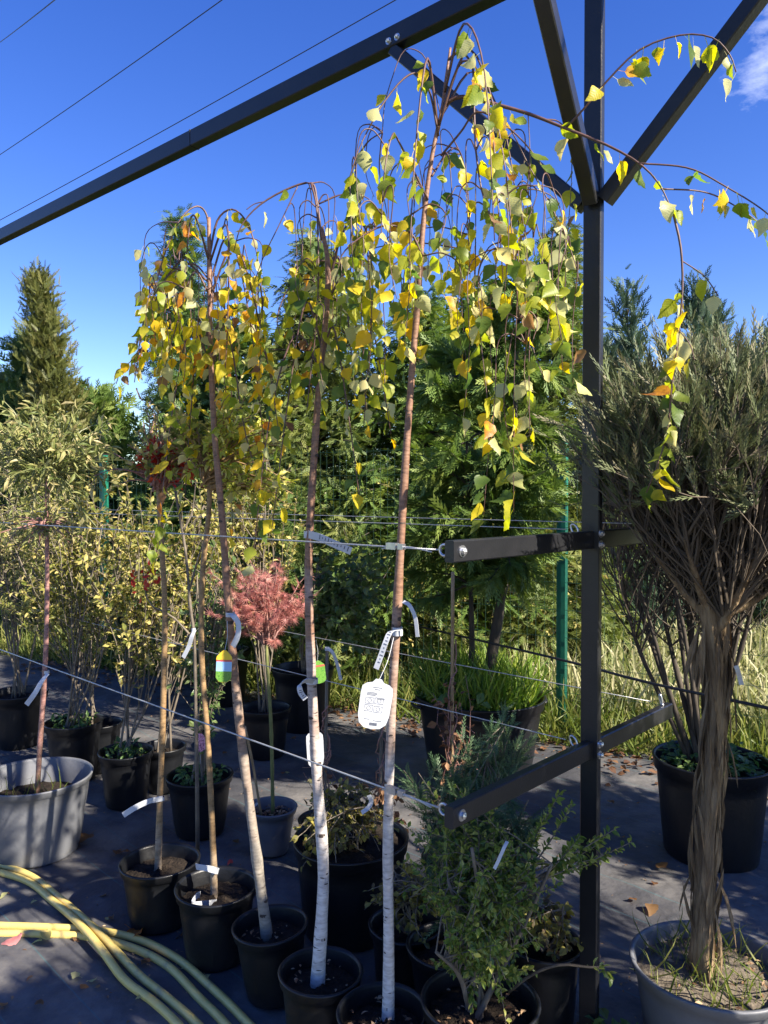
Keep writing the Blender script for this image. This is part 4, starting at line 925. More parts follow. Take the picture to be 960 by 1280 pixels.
reseed(61)
prim3 = [dict(p=[(262, 300, 2.47), (258, 268, 2.47), (245, 258, 2.45), (225, 275, 2.42), (205, 320, 2.40), (192, 370, 2.38)], r=.004),
         dict(p=[(262, 320, 2.47), (272, 275, 2.46), (292, 262, 2.44), (312, 285, 2.42), (325, 340, 2.4), (328, 400, 2.4)], r=.004),
         dict(p=[(262, 330, 2.47), (248, 280, 2.40), (240, 270, 2.32), (235, 300, 2.25), (230, 360, 2.22)], r=.004),
         dict(p=[(262, 330, 2.47), (278, 285, 2.38), (285, 290, 2.28), (286, 340, 2.24), (284, 420, 2.24), (280, 480, 2.26)], r=.004),
         dict(p=[(262, 350, 2.47), (240, 330, 2.45), (205, 350, 2.42), (180, 400, 2.40), (172, 450, 2.4), (168, 478, 2.4)], r=.003),
         dict(p=[(190, 420, 2.42), (165, 450, 2.40), (152, 462, 2.4), (145, 480, 2.4)], r=.0015)]
st3 = rs(30, (178, 330), (285, 380), (60, 130), (2.25, 2.65)) + rs(7, (170, 215), (350, 400), (40, 80), (2.3, 2.6)) + rs(6, (250, 330), (360, 420), (40, 110), (2.3, 2.6))
birch('weeping_birch', 'weeping birch with dense golden yellow crown, its grey trunk leaning', (341, 2.42, .112, .225), [(335, 1180), (322, 1080), (306, 960), (294, 850), (286, 760), (277, 640), (268, 540), (263, 430), (262, 350), (261, 272)], (2.42, 2.47), (.0165, .006), 'birch_grey',
      prim3, st3, dict(yellow=4.2, gold=1.7, lime=3.8, pale=2.6, green=.9, brown=.5), 62, (.031, .050), .033, (-.06, .02), 10, None, .2)

reseed(63)
prim4 = [dict(p=[(402, 300, 2.25), (396, 250, 2.25), (389, 229, 2.25), (360, 236, 2.25), (325, 256, 2.25), (302, 282, 2.25), (292, 315, 2.25)], r=.0045, leaf=.25),
         dict(p=[(372, 233, 2.25), (352, 275, 2.25), (330, 320, 2.25), (318, 352, 2.25)], r=.0018, leaf=.5),
         dict(p=[(330, 252, 2.25), (318, 255, 2.25), (308, 262, 2.25)], r=.0015, leaf=.5),
         dict(p=[(389, 229, 2.25), (396, 262, 2.22), (398, 330, 2.2), (396, 400, 2.2), (388, 470, 2.2), (383, 520, 2.2)], r=.0035),
         dict(p=[(412, 350, 2.25), (425, 300, 2.2), (440, 275, 2.15), (458, 290, 2.12), (466, 360, 2.1), (460, 450, 2.1), (455, 530, 2.1)], r=.0035),
         dict(p=[(410, 380, 2.25), (390, 350, 2.25), (362, 360, 2.22), (347, 395, 2.2), (350, 420, 2.2)], r=.003)]
st4 = rs(24, (350, 470), (245, 350), (60, 170), (2.1, 2.48)) + rs(6, (380, 470), (380, 420), (50, 110), (2.1, 2.4))
birch('weeping_birch', 'slender weeping birch with sparse lime leaves and white bark flecked with dark scars', (398, 2.17, .112, .235), [(396, 1242), (402, 1150), (404, 1080), (397, 980), (391, 880), (387, 780), (386, 690), (392, 580), (399, 480), (408, 390), (410, 330), (402, 285)], (2.17, 2.25), (.0185, .006), 'birch_white',
      prim4, st4, dict(yellow=1.8, gold=.15, lime=4.6, pale=2.0, green=3, brown=.2), 64, (.032, .052), .044, (.02, .02), 5, None, .16)

reseed(65)
prim5 = [dict(p=[(556, 130, 2.0), (575, 121, 1.99), (610, 128, 1.97), (660, 142, 1.94), (706, 160, 1.91), (760, 182, 1.87), (800, 205, 1.84), (825, 232, 1.82), (842, 268, 1.81)], r=.006, leaf=.75),
         dict(p=[(842, 268, 1.81), (851, 310, 1.8), (853, 360, 1.8), (848, 420, 1.8), (840, 480, 1.8), (834, 540, 1.8), (822, 580, 1.8), (808, 616, 1.8)], r=.003, leaf=2.0),
         dict(p=[(707, 160, 1.91), (728, 138, 1.88), (760, 100, 1.85), (800, 62, 1.82), (850, 44, 1.8), (890, 47, 1.78), (912, 68, 1.78), (920, 90, 1.78)], r=.0028, leaf=1.6),
         dict(p=[(798, 204, 1.84), (860, 210, 1.82), (905, 232, 1.8), (958, 266, 1.78), (985, 300, 1.78)], r=.0022, leaf=1.1),
         dict(p=[(826, 236, 1.82), (880, 240, 1.84), (920, 258, 1.85), (962, 288, 1.86)], r=.002, leaf=1.1),
         dict(p=[(851, 325, 1.8), (880, 345, 1.82), (898, 370, 1.83)], r=.0015, leaf=.8), dict(p=[(846, 410, 1.8), (862, 430, 1.79), (868, 450, 1.79)], r=.0013, leaf=1),
         dict(p=[(560, 76, 2.0), (571, 66, 1.99), (584, 71, 1.98), (592, 92, 1.97), (593, 150, 1.96), (596, 200, 1.95), (605, 250, 1.94), (622, 290, 1.93), (642, 325, 1.92), (656, 370, 1.92), (657, 430, 1.92)], r=.0036, leaf=.5),
         dict(p=[(548, 170, 2.0), (538, 118, 1.98), (524, 92, 1.96), (505, 98, 1.95), (482, 125, 1.94), (464, 155, 1.93), (448, 188, 1.92), (436, 225, 1.92)], r=.0032, leaf=.5),
         dict(p=[(552, 150, 2.0), (535, 80, 2.0), (518, 62, 2.0), (503, 66, 2.0), (491, 95, 2.0), (481, 130, 2.0), (478, 165, 2.0)], r=.0015, leaf=.25),
         dict(p=[(528, 320, 2.0), (512, 290, 1.98), (482, 282, 1.96), (452, 296, 1.95), (428, 318, 1.94), (420, 350, 1.94)], r=.0035),
         dict(p=[(551, 195, 2.0), (576, 165, 1.97), (596, 140, 1.94), (625, 152, 1.92), (655, 178, 1.9), (682, 215, 1.9), (700, 260, 1.9)], r=.003, leaf=.7),
         dict(p=[(591, 100, 1.97), (612, 122, 1.95), (640, 165, 1.93), (660, 205, 1.92), (690, 260, 1.92), (716, 320, 1.92), (726, 360, 1.92)], r=.002, leaf=.5),
         dict(p=[(535, 250, 2.0), (500, 180, 1.92), (490, 170, 1.85), (480, 220, 1.82), (476, 300, 1.82)], r=.003),
         dict(p=[(540, 220, 2.0), (560, 190, 2.1), (575, 190, 2.18), (585, 240, 2.22), (588, 330, 2.22)], r=.003),
         dict(p=[(660, 142, 1.94), (662, 180, 1.93), (663, 240, 1.92), (668, 320, 1.92)], r=.0014, leaf=.8)]
st5 = (rs(32, (432, 565), (165, 340), (70, 150), (1.78, 2.28)) + rs(22, (568, 715), (170, 310), (80, 170), (1.78, 2.25)) + rs(9, (575, 690), (330, 430), (60, 130), (1.85, 2.15)) +
       [(648, 330, 640, 1.9), (640, 420, 590, 1.92), (600, 400, 645, 1.92), (622, 430, 560, 1.9), (662, 400, 545, 1.88), (585, 340, 520, 1.95), (700, 300, 470, 1.9), (722, 340, 480, 1.9), (458, 300, 470, 2.0), (480, 350, 500, 2.0)])
birch('weeping_birch', 'tallest weeping birch, long arching branches reaching past the steel post', (478, 2.0, .110, .24), [(485, 1292), (486, 1180), (485, 1050), (489, 900), (496, 770), (502, 660), (508, 560), (516, 450), (523, 370), (529, 280), (540, 195), (552, 140), (558, 95), (563, 60)], (2.02, 2.0), (.0150, .003), 'birch_white',
      prim5, st5, dict(yellow=2.3, gold=.25, lime=5.2, pale=3.0, green=2.4, brown=.3), 66, (.032, .057), .044, (0, 0), 5, None, .2)

# ------------------------------------------------------------------ ragged junipers at the right
def juniper_head(o, origins, c, R, h, n, seed, tips=9, leaf='juniper_grey', low=0.0, thr=(0.07, 0.13), r0=.0032, nsp=2600):
    """bare crowded shoots that curve out and up from the fork to a domed skin of thread foliage"""
    az = U(0, 6.283, n); rr = np.sqrt(U(0.02, 1, n)); dome = np.sqrt(np.maximum(0, 1 - rr ** 2 * .96))
    tgt = c + np.stack([rr * R * np.cos(az), rr * R * np.sin(az), h * (low + (1 - low) * dome) * U(.82, 1.04, n)], 1)
    org = origins[RNG.integers(0, len(origins), n)]
    hd = np.stack([np.cos(az), np.sin(az), 0 * az], 1)
    ctl = org + hd * (rr * R * .72)[:, None] + A(0, 0, 1) * (h * .34 * U(.6, 1.4, n))[:, None] + RNG.normal(0, .03, (n, 3))
    C = bez(org, ctl, tgt, 12); C = C + RNG.normal(0, .004, C.shape) * np.linspace(0, 1, 12)[None, :, None]
    q = MB().tubes(C, np.linspace(r0, .0016, 12)[None] * U(.6, 1.4, n)[:, None], 4)
    m = n * 4; p, t, i = on_curves(C, m, .35, .9); e = p + nrm(t + rdir(m) * .5 + A(0, 0, .35)) * U(.10, .26, m)[:, None]
    C2 = branches(p, e, 5, .1, .03); q.tubes(C2, np.linspace(.0022, .001, 5)[None], 3)
    obj('branches', q, M['juniper_twig'], o)
    f = MB(); N = nsp
    p, t, i = on_curves(C, N, .74, 1.0, .6); f.scatter(T_THREAD, p, t * .7 + rdir(N) * .4 + A(0, 0, .7), rdir(N), U(*thr, N), U(0, 1, len(C))[i] * .5 + U(0, 1, N) * .5)
    p, t, i = on_curves(C2, N, .55, 1.0); zrel = (p[:, 2] - c[2]) / h; k = U(0, 1, N) < np.clip(zrel * 1.5 - .35, 0.03, 1)
    f.scatter(T_THREAD, p[k], (t + rdir(N) * .4 + A(0, 0, .3))[k], rdir(N)[k], U(thr[0] * .8, thr[1], N)[k], U(0, 1, N)[k])
    obj('crown', f, M[leaf], o, kind='stuff')
reseed(71)
b = at(892, 2.16)
o = empty('ragged_juniper', b, 'ragged juniper standard with thick shredded bark trunk in grey pot', 'juniper tree', 'ragged junipers beside the post')
sl = pot(o, b, .205, .27, 'pot_grey', .82, .014, .045, rim_h=.03, chips=60, soil_mat=noise_mat('dry_soil', [(.3, (.07, .055, .04)), (.7, (.20, .165, .12))], 30, .95, .7, 80))
pth = trunk_path([(878, 1245), (880, 1150), (884, 1050), (891, 950), (897, 870), (893, 800), (886, 755)], 2.16, 60); pth[0] = pth[0] * A(1, 1, 0) + A(0, 0, sl[2] - .03)
k = 60; th = np.linspace(0, 2 * np.pi, k, endpoint=False); tt = np.linspace(0, 1, 60)
ridge = sum(np.abs(np.sin(th[None] * f_ / 2 + 1.7 * np.sin(tt[:, None] * g_ + f_) + f_)) / (1 + .06 * f_) for f_, g_ in ((5, 2.2), (9, 3.1), (14, 4.7), (22, 3.9))) / 3
Rg = (.030 - .001 * tt + .008 * np.exp(-tt * 14) + .004 * np.clip(tt - .75, 0, 1) * 4)[:, None] * (1 + .10 * np.sin(th[None] * 3 + tt[:, None] * 2.5) + .05 * np.sin(th[None] * 7 - tt[:, None] * 4) + .34 * (ridge - .55) + RNG.normal(0, .018, (60, k)))
V = pth[:, None] + Rg[:, :, None] * np.stack([np.cos(th), np.sin(th), 0 * th], 1)[None]; idx = np.arange(60 * k).reshape(60, k)
tk = obj('trunk', MB().add(V.reshape(-1, 3), np.stack([idx[:-1], np.roll(idx, -1, 1)[:-1], np.roll(idx, -1, 1)[1:], idx[1:]], -1).reshape(-1, 4)), M['juniper_bark'], o, smooth=True)
q = MB(); N = 150; i = RNG.integers(2, 56, N); a = RNG.integers(0, k, N); pv = V[i, a]; od = nrm(pv - pth[i])
q.scatter(T_STRIP, pv + od * .001, A(0, 0, 1) * np.where(U(0, 1, N) < .5, 1, -1)[:, None] + od * U(.03, .2, N)[:, None] + RNG.normal(0, .1, (N, 3)), od + RNG.normal(0, .3, (N, 3)), U(.06, .22, N)); obj('bark_flakes', q, M['juniper_bark'], tk, kind='stuff')
top = pth[-1]
mb = MB(); forks = []
for az, L, dz in ((2.9, .16, .17), (3.9, .15, .19), (5.2, .16, .17), (0.2, .19, .12), (.9, .17, .16), (1.9, .17, .18), (3.3, .09, .26), (0.1, .10, .28), (6.0, .20, .08)):
    s0 = pth[int(U(46, 59))]; e = top + A(math.cos(az) * L, math.sin(az) * L, dz); c = bez(s0, (s0 + e) / 2 + A(0, 0, -.03), e, 10)[0]; mb.tubes(c, np.linspace(.016, .005, 10), 8); forks += list(c[2:])
obj('limbs', mb, M['juniper_bark'], o, smooth=True)
juniper_head(o, np.array(forks), A(.99, 2.25, 1.24), .36, .72, 640, 71, low=.40, nsp=16000, thr=(.05, .10))
N = 170; a = U(0, 6.28, N); r = U(.06, .19, N); gg = sl + np.stack([r * np.cos(a), r * np.sin(a), 0 * a - .008], 1)
grass('grass', gg, M['grass_green'], (.04, .14), None, .6, parent=o)
reseed(72)
b = at(892, 3.4)
o = empty('ragged_juniper', b, 'many stemmed juniper in tall black tub behind the single trunk one', 'juniper tree', 'ragged junipers beside the post')
sl = pot(o, b, .235, .43, 'pot_black', .84, .016, .05)
forks = []
for k in range(17):
    f = k / 16; e = P(770 + 190 * f + U(-14, 14), U(640, 710), 3.4 + U(-.2, .25)); s0 = sl + A(-.07 + .12 * f, U(-.05, .05), -.03)
    c = smooth_path([s0, s0 * .7 + e * .3 + A(U(-.04, .02), U(-.03, .03), .03), s0 * .35 + e * .65 + RNG.normal(0, .02, 3), e], 16)
    obj('stem', trunk_mesh(c, U(.011, .02), .007, 8, .05, 3), M['twig_dark'], o, smooth=True); forks += list(c[9:])
juniper_head(o, np.array(forks), P(872, 690, 3.4), .47, .72, 420, 72, low=.38, nsp=10000, thr=(.06, .12))
q = MB(); N = 420; a = U(0, 6.28, N); r = .21 * np.sqrt(U(0, 1, N)); q.scatter(T_ROUND, sl + np.stack([r * np.cos(a), r * np.sin(a), U(0, .07, N)], 1), rdir(N) * A(1, 1, .3), rdir(N) * .3 + A(0, 0, .8), U(.02, .05, N))
obj('weeds', q, M['weed_leaf'], o, kind='stuff')
# unseen thuja and junipers, added at the right to cast shade into view
for (x, y, H, R, sd, lb) in ((3.3, 2.3, 1.75, .55, 73, 'unseen potted thuja cone added to shade the ground right of the post'),):
    reseed(sd); b = A(x, y, .004); o = empty('shade_thuja', b, lb, 'conifer'); sl = pot(o, b, .2, .34, 'pot_black')
    conifer('', sl, H, R, '', M['thuja_mid'], 120, 4200, T_FAN2, (.1, .2), .55, (55, 35), -.1, .05, seed=sd, root=o, flat=.2)
for jx, jy, jl in ((1.14, 0.93, 'unseen ragged juniper standard added to shade the hose'), (1.68, 1.36, 'unseen ragged juniper standard added to shade the birch pots'), (2.35, 1.62, 'unseen ragged juniper standard added to shade the shredded bark trunk')):  # out of view, added to shade the hose, birch pots and juniper trunk
  reseed(74); b = A(jx, jy, .004); o = empty('ragged_juniper', b, jl, 'juniper tree', 'ragged junipers beside the post')
  sl = pot(o, b, .205, .27, 'pot_grey', .82, .014, .045, rim_h=.03)
  pth = smooth_path([sl - A(0, 0, .03), sl + A(.01, 0, .4), sl + A(-.01, .02, .75), sl + A(0, 0, 1.0)], 30)
  obj('trunk', trunk_mesh(pth, .042, .04, 16, .04, 3), M['juniper_bark'], o, smooth=True)
  juniper_head(o, pth[22:], b + A(0, 0, 1.22), .42, .74, 150, 74, low=.22, nsp=3600, thr=(.07, .13))

# ------------------------------------------------------------------ foreground bushes
reseed(81)
b = at(602, 1.98); bx = empty('boxwood', b, 'boxwood bush with small glossy leaves in black pot below the lower arm', 'shrub')
sl = pot(bx, b, .142, .285, 'pot_black', .8, chips=40)
st = [[sl + A(U(-.04, .04), U(-.04, .04), -.02), sl + (P(x, y, Y) - sl) * .5 + A(U(-.02, .02), 0, .02), P(x, y, Y)] for x, y, Y in ((560, 1100, 1.95), (590, 1060, 1.9), (630, 1050, 2.0), (690, 1080, 1.95), (610, 1120, 2.05), (545, 1190, 1.9))]
shrub(bx, st, M['twig_grey'], M['box_leaf'], T_OVAL, P(605, 1130, 1.97), A(.17, .16, .24), 200, 5600, (.013, .025), 16, (.009, .004), lo=.25, origin_lo=.25, br_r=.002)
C = []
for e in ((700, 990, 2.0), (715, 1005, 2.0), (755, 1050, 1.98), (790, 1052, 1.95), (770, 1035, 1.95), (740, 1075, 1.95), (725, 1045, 1.95), (680, 1020, 1.98), (760, 1070, 1.97)):
    s0 = P(650 + U(-15, 15), 1090 + U(-20, 20), 1.98); C.append(bez(s0, (s0 + P(*e)) / 2 + A(0, 0, -.02), P(*e), 8)[0])
C = np.array(C); obj('side_branches', MB().tubes(C, np.linspace(.003, .001, 8)[None], 5), M['twig_grey'], bx, smooth=True)
q = MB(); leafy(q, C, T_OVAL, 420, (.012, .026), .3); obj('side_shoots', q, M['box_leaf'], bx, kind='stuff')
c = smooth_path([P(636, 1240, 1.95), P(665, 1218, 1.93), P(700, 1206, 1.92), P(735, 1209, 1.92), P(752, 1210, 1.92), P(765, 1222, 1.92)], 14)
obj('bare_branch', MB().tubes(np.stack([c, c]), np.array([np.linspace(.0045, .002, 14)] * 1), 6), M['twig_grey'], bx, smooth=True)
q = MB(); leafy(q, c[None], T_OVAL, 16, (.018, .03), .6); obj('branch_leaves', q, M['box_leaf'], bx, kind='stuff')
reseed(82)
b = at(566, 2.3); jb = empty('blue_juniper', b, 'blue green juniper bush pushing through the lower steel arm', 'shrub')
sl = pot(jb, b, .125, .24, 'pot_black', .8)
st = [[sl, sl * .5 + P(x, y, Y) * .5, P(x, y, Y)] for x, y, Y in ((545, 1010, 2.15), (590, 1000, 2.2), (632, 905, 2.35), (612, 930, 2.3), (660, 1000, 2.25), (560, 1080, 2.1), (640, 1070, 2.1))]
shrub(jb, st, M['twig_grey'], M['juniper_blue'], T_NEEDLE, P(595, 1065, 2.18), A(.17, .15, .22), 170, 5600, (.03, .07), 14, (.008, .003), lo=.2, origin_lo=.3, ang=28, br_r=.002)
C = []
for e in ((630, 888, 2.35), (615, 915, 2.32), (648, 930, 2.36), (665, 925, 2.38), (600, 935, 2.3), (640, 905, 2.33), (585, 960, 2.25), (655, 950, 2.36)):
    s0 = P(618 + U(-10, 10), 1000, 2.28); C.append(bez(s0, (s0 + P(*e)) / 2, P(*e), 8)[0])
q = MB(); leafy(q, np.array(C), T_NEEDLE, 520, (.03, .06), .2, 28); obj('top_shoots', q, M['juniper_blue'], jb, kind='stuff'); obj('shoot_stems', MB().tubes(np.array(C), np.linspace(.003, .001, 8)[None], 4), M['twig_grey'], jb)
reseed(83)
b = at(682, 2.3); fb = empty('potted_shrub', b, 'small fading shrub in blue black pot behind the steel post foot', 'shrub')
sl = pot(fb, b, .105, .25, 'pot_black', .85)
shrub(fb, [[sl, sl + A(U(-.05, .05), 0, .07), sl + A(U(-.08, .08), U(-.06, .06), .16)] for _ in range(5)], M['twig_grey'], M['fading_leaf'], T_ROUND, P(688, 1165, 2.28), A(.10, .1, .07), 45, 420, (.018, .034), 6, (.004, .002))
reseed(84)
b = at(438, 2.82); sp = empty('potted_shrub', b, 'low spirea with yellow and brown leaves in wide black pot between birch trunks', 'shrub')
sl = pot(sp, b, .205, .335, 'pot_black', .86, .012, .03)
shrub(sp, [[sl + A(U(-.1, .1), U(-.1, .1), -.02), sl + A(U(-.12, .12), U(-.1, .1), .08), sl + A(U(-.16, .16), U(-.12, .12), .17)] for _ in range(9)], M['twig_grey'], M['fading_leaf'], T_ROUND, P(440, 1030, 2.75), A(.19, .15, .10), 110, 1100, (.016, .034), 12, (.004, .002), lo=.2)
reseed(85)
b = at(508, 2.45); s2 = empty('potted_shrub', b, 'shaded small leaved shrub squeezed behind the tallest birch trunk', 'shrub')
sl = pot(s2, b, .11, .22, 'pot_black', .85)
shrub(s2, [[sl, sl + A(U(-.05, .05), 0, .08), sl + A(U(-.1, .1), U(-.06, .06), .2)] for _ in range(6)], M['twig_grey'], M['fading_leaf'], T_ROUND, P(515, 1130, 2.4), A(.11, .12, .13), 60, 520, (.016, .03), 8, (.004, .002))
# withered climbers on stakes
def climber(px, Y, top, label, seed, stake, leaves=90, pth=None):
    reseed(seed); b = at(px, Y); o = empty('withered_climber', b, label, 'climbing plant'); sl = pot(o, b, .105, .2, 'pot_black')
    obj('stake', MB().tubes(smooth_path([sl - A(0, 0, .05), (sl + P(*top, Y)) / 2, P(*top, Y)], 8), .007, 7), M[stake], o, smooth=True)
    z = np.linspace(0, 1, 30); q = MB()
    for k in range(4):
        h = U(.35, .8); ph = U(0, 6.28); c = sl + (P(*top, Y) - sl) * (z * h)[:, None] + .018 * np.stack([np.cos(z * 14 + ph), np.sin(z * 14 + ph), 0 * z], 1) + RNG.normal(0, .004, (30, 3)); q.tubes(c, .0028, 4)
        if k == 0: C = c
    tg = C[RNG.integers(2, 24, 16)] + rdir(16) * A(.12, .1, .05); B = branches(C[RNG.integers(2, 24, 16)], tg, 6, .1, .05); q.tubes(B, np.linspace(.002, .001, 6)[None], 3)
    obj('stems', q, M['stem_red'], o)
    q = MB(); leafy(q, np.concatenate([B]), T_ROUND, leaves, (.02, .045), .1, 60, .4, .4); p = C[RNG.integers(0, 24, leaves)] + RNG.normal(0, .02, (leaves, 3)); q.scatter(T_ROUND, p, rdir(leaves) - A(0, 0, .5), rdir(leaves), U(.015, .035, leaves))
    obj('leaves', q, M['dead_leaf'], o, kind='stuff'); return o
climber(565, 2.95, (566, 715), 'withered brown climber on tall bamboo stake before the big tub', 86, 'bamboo', 110)
climber(474, 3.1, (478, 840), 'withered brown climber behind the hanging white label', 87, 'stake_grey', 80)
climber(405, 3.3, (409, 810), 'grey stake with shrivelled vine beside the white birch trunk', 88, 'stake_grey', 20)
reseed(89); b = at(778, 2.1); w = empty('weed', b, 'low leafy weed growing at the foot of the steel post', 'weed')
N = 60; q = MB(); q.scatter(T_OVAL, b + np.stack([RNG.normal(0, .05, N), RNG.normal(0, .05, N), U(.005, .10, N)], 1), rdir(N) + A(0, 0, .4), rdir(N) * .4 + A(0, 0, .6), U(.03, .07, N)); obj('leaves', q, M['weed_leaf'], w, kind='stuff')
q = MB().tubes(bez(np.repeat(b[None], 9, 0), b + RNG.normal(0, .02, (9, 3)) + A(0, 0, .05), b + np.stack([RNG.normal(0, .05, 9), RNG.normal(0, .05, 9), U(.05, .1, 9)], 1), 5), .002, 4); obj('stems', q, M['stem_green'], w)

# ------------------------------------------------------------------ hose
def gp(lst, z=.0145): return [G(x, y) * A(1, 1, 0) + A(0, 0, zz if (zz := (p[2] if len(p) > 2 else z)) else z) for p in lst for x, y in [p[:2]]]
runs = [gp([(-120, 1076), (-60, 1074), (0, 1086), (40, 1100), (74, 1128), (103, 1160, .042), (136, 1193, .044), (170, 1222), (208, 1252), (245, 1285), (300, 1345)]),
        gp([(-120, 1088), (-60, 1086), (0, 1095), (38, 1108), (66, 1132), (91, 1160, .042), (126, 1200, .044), (154, 1230), (192, 1258), (225, 1290), (275, 1350)]),
        gp([(-120, 1160), (-60, 1160), (0, 1162), (60, 1164), (120, 1168), (175, 1180), (222, 1204), (262, 1238), (300, 1275), (350, 1335)]),
        gp([(-120, 1174), (-60, 1173), (0, 1172), (60, 1173), (116, 1177), (168, 1191), (211, 1214), (248, 1252), (283, 1288), (330, 1350)])]
ho = empty('garden_hose', G(0, 1170), 'thick yellow garden hose lying crossed on the ground fabric', 'hose')
loop = lambda a, b, off: [a, (a + b) / 2 + off, b]
pts = list(runs[0]) + [runs[0][-1] * .5 + runs[2][-1] * .5 + A(.15, -.25, 0)] + list(runs[2][::-1]) + [A(runs[2][0][0] - .25, (runs[2][0][1] + runs[1][0][1]) / 2, .0145)] + list(runs[1]) + [runs[1][-1] * .5 + runs[3][-1] * .5 + A(.05, -.3, 0)] + list(runs[3][::-1])
hp = smooth_path(pts, 420); hp[:, 2] = np.maximum(np.convolve(np.pad(hp[:, 2], 6, mode='edge'), np.ones(13) / 13, mode='valid'), .0145)
obj('tube', MB().tubes(hp, .0135, 12), M['hose'], ho, smooth=True)

# ------------------------------------------------------------------ tags and labels
def ribbon(name, pts, w, label, up=None, twist=0.0, cat='tag', group='white plant tags', mat='tag', band=None, thick=.0009):
    """strip of plastic along a path; band = small printed block near its start"""
    c = smooth_path(pts, 16); t = nrm(np.gradient(c, axis=0)); upv = np.asarray(up if up is not None else A(0, 0, 1), float)
    s = nrm(upv - (t * upv).sum(1, keepdims=True) * t); nn = np.cross(t, s); root = empty(name, c[0], label, cat, group)
    V = np.concatenate([c + s * w / 2 + nn * thick, c - s * w / 2 + nn * thick, c + s * w / 2 - nn * thick, c - s * w / 2 - nn * thick]); n = 16; F = []
    for i in range(n - 1): F += [[i, i + 1, n + i + 1, n + i], [2 * n + i, 3 * n + i, 3 * n + i + 1, 2 * n + i + 1], [i, 2 * n + i, 2 * n + i + 1, i + 1], [n + i, n + i + 1, 3 * n + i + 1, 3 * n + i]]
    F += [[0, n, 3 * n, 2 * n], [n - 1, 3 * n - 1, 4 * n - 1, 2 * n - 1]]
    obj('strip', MB().add(V, F), M[mat], root, smooth=False)
    if band:
        q = MB()
        for sg in (1, -1):
            for k in range(*band):
                ln = w * (.12 + .1 * (k % 3)); q.box(c[k] + s[k] * w * .1 + nn[k] * sg * (thick + .0004), t[k] * .0012, s[k] * ln, nn[k] * .0002)
        obj('print', q, M['print'], root)
    return root
def knot(root, c, r, axis=A(0, 0, 1), w=.014):
    a = np.linspace(0, 2 * np.pi, 18); k = MB(); ring = c + r * np.stack([np.cos(a), np.sin(a), 0 * a], 1); n = 18
    V = np.concatenate([ring + A(0, 0, w / 2), ring - A(0, 0, w / 2)]); F = [[i, i + 1, n + i + 1, n + i] for i in range(n - 1)]
    obj('loop', k.add(V, F), M['tag'], root, smooth=True)
TG = 'white plant tags'
r_ = ribbon('plant_tag', [P(60, 842, 3.40), P(52, 852, 3.38), P(44, 866, 3.37), P(33, 881, 3.37)], .022, 'long white strip tag hanging from the willow stem', A(1, 0, .5), band=None); knot(r_, P(58, 840, 3.42), .0125)
r_ = ribbon('plant_tag', [P(203, 998, 2.83), P(185, 1002, 2.80), P(168, 1010, 2.79), P(154, 1019, 2.79)], .02, 'curved white tag on the stem of the crimson standard', A(.2, 0, 1)); knot(r_, P(201, 998, 2.85), .0135)
r_ = ribbon('plant_tag', [P(273, 1089, 2.61), P(262, 1086, 2.57), P(250, 1084, 2.58), P(245, 1083, 2.60)], .02, 'upper white loop tag at the lime standard foot', A(0, 0, 1)); knot(r_, P(268, 1088, 2.63), .0135)
r_ = ribbon('plant_tag', [P(270, 1128, 2.61), P(254, 1130, 2.55), P(240, 1130, 2.53), P(246, 1120, 2.57), P(250, 1118, 2.6)], .02, 'lower white folded tag lying just above the soil of the lime standard', A(0, 0, 1)); knot(r_, P(268, 1128, 2.63), .013)
r_ = ribbon('plant_tag', [P(287, 768, 2.42), P(292, 770, 2.40), P(298, 780, 2.39), P(297, 795, 2.39), P(291, 808, 2.40)], .018, 'white ribbon tag looped round the leaning golden birch trunk', A(1, -.4, .0)); knot(r_, P(288, 768, 2.43), .0145)
r_ = ribbon('plant_tag', [P(386, 668, 2.20), P(400, 672, 2.16), P(418, 680, 2.14), P(439, 689, 2.13)], .022, 'white printed strip tag sticking out where birch meets upper wire', A(.1, -.2, 1), band=(5, 15)); knot(r_, P(386, 668, 2.22), .0145, w=.02)
r_ = ribbon('plant_tag', [P(392, 852, 2.17), P(382, 851, 2.13), P(375, 857, 2.12), P(376, 866, 2.12), P(382, 874, 2.12)], .016, 'white curled tag on the white birch trunk above the oval label', A(.6, -.2, .8), band=(10, 15)); knot(r_, P(390, 851, 2.19), .0175)
r_ = ribbon('plant_tag', [P(497, 788, 1.98), P(488, 790, 1.95), P(482, 803, 1.94), P(476, 820, 1.94), P(470, 836, 1.94)], .014, 'white printed tag tail hanging from the tallest birch above the label', A(1, -.3, .2), band=(4, 14)); knot(r_, P(497, 789, 2.0), .0135, w=.022)
r_ = ribbon('plant_tag', [P(504, 752, 1.99), P(512, 757, 1.97), P(519, 772, 1.96), P(522, 796, 1.96)], .010, 'thin white ribbon end springing away from the tallest birch trunk', A(1, -.4, .3))
r_ = ribbon('plant_tag', [P(243, 788, 3.09), P(240, 795, 3.07), P(236, 808, 3.07), P(229, 822, 3.07)], .018, 'white ribbon knotted on the bare forked sapling', A(1, -.3, .3)); knot(r_, P(242, 787, 3.1), .009)
r_ = ribbon('plant_tag', [P(409, 810, 3.29), P(416, 816, 3.27), P(422, 832, 3.27), P(426, 850, 3.27)], .014, 'pale ribbon tied to the top of the grey stake', A(1, -.3, .3)); knot(r_, P(409, 811, 3.3), .010)
r_ = ribbon('plant_tag', [P(461, 994, 2.6), P(464, 1002, 2.6), P(460, 1010, 2.6), P(452, 1016, 2.6)], .015, 'small curved white tag among the spirea leaves', A(1, -.3, .3))
r_ = ribbon('plant_tag', [P(920, 832, 2.08), P(922, 838, 2.08), P(925, 848, 2.09), P(927, 856, 2.09)], .012, 'small white tag stapled to the shredded bark trunk', A(1, -.3, .2))
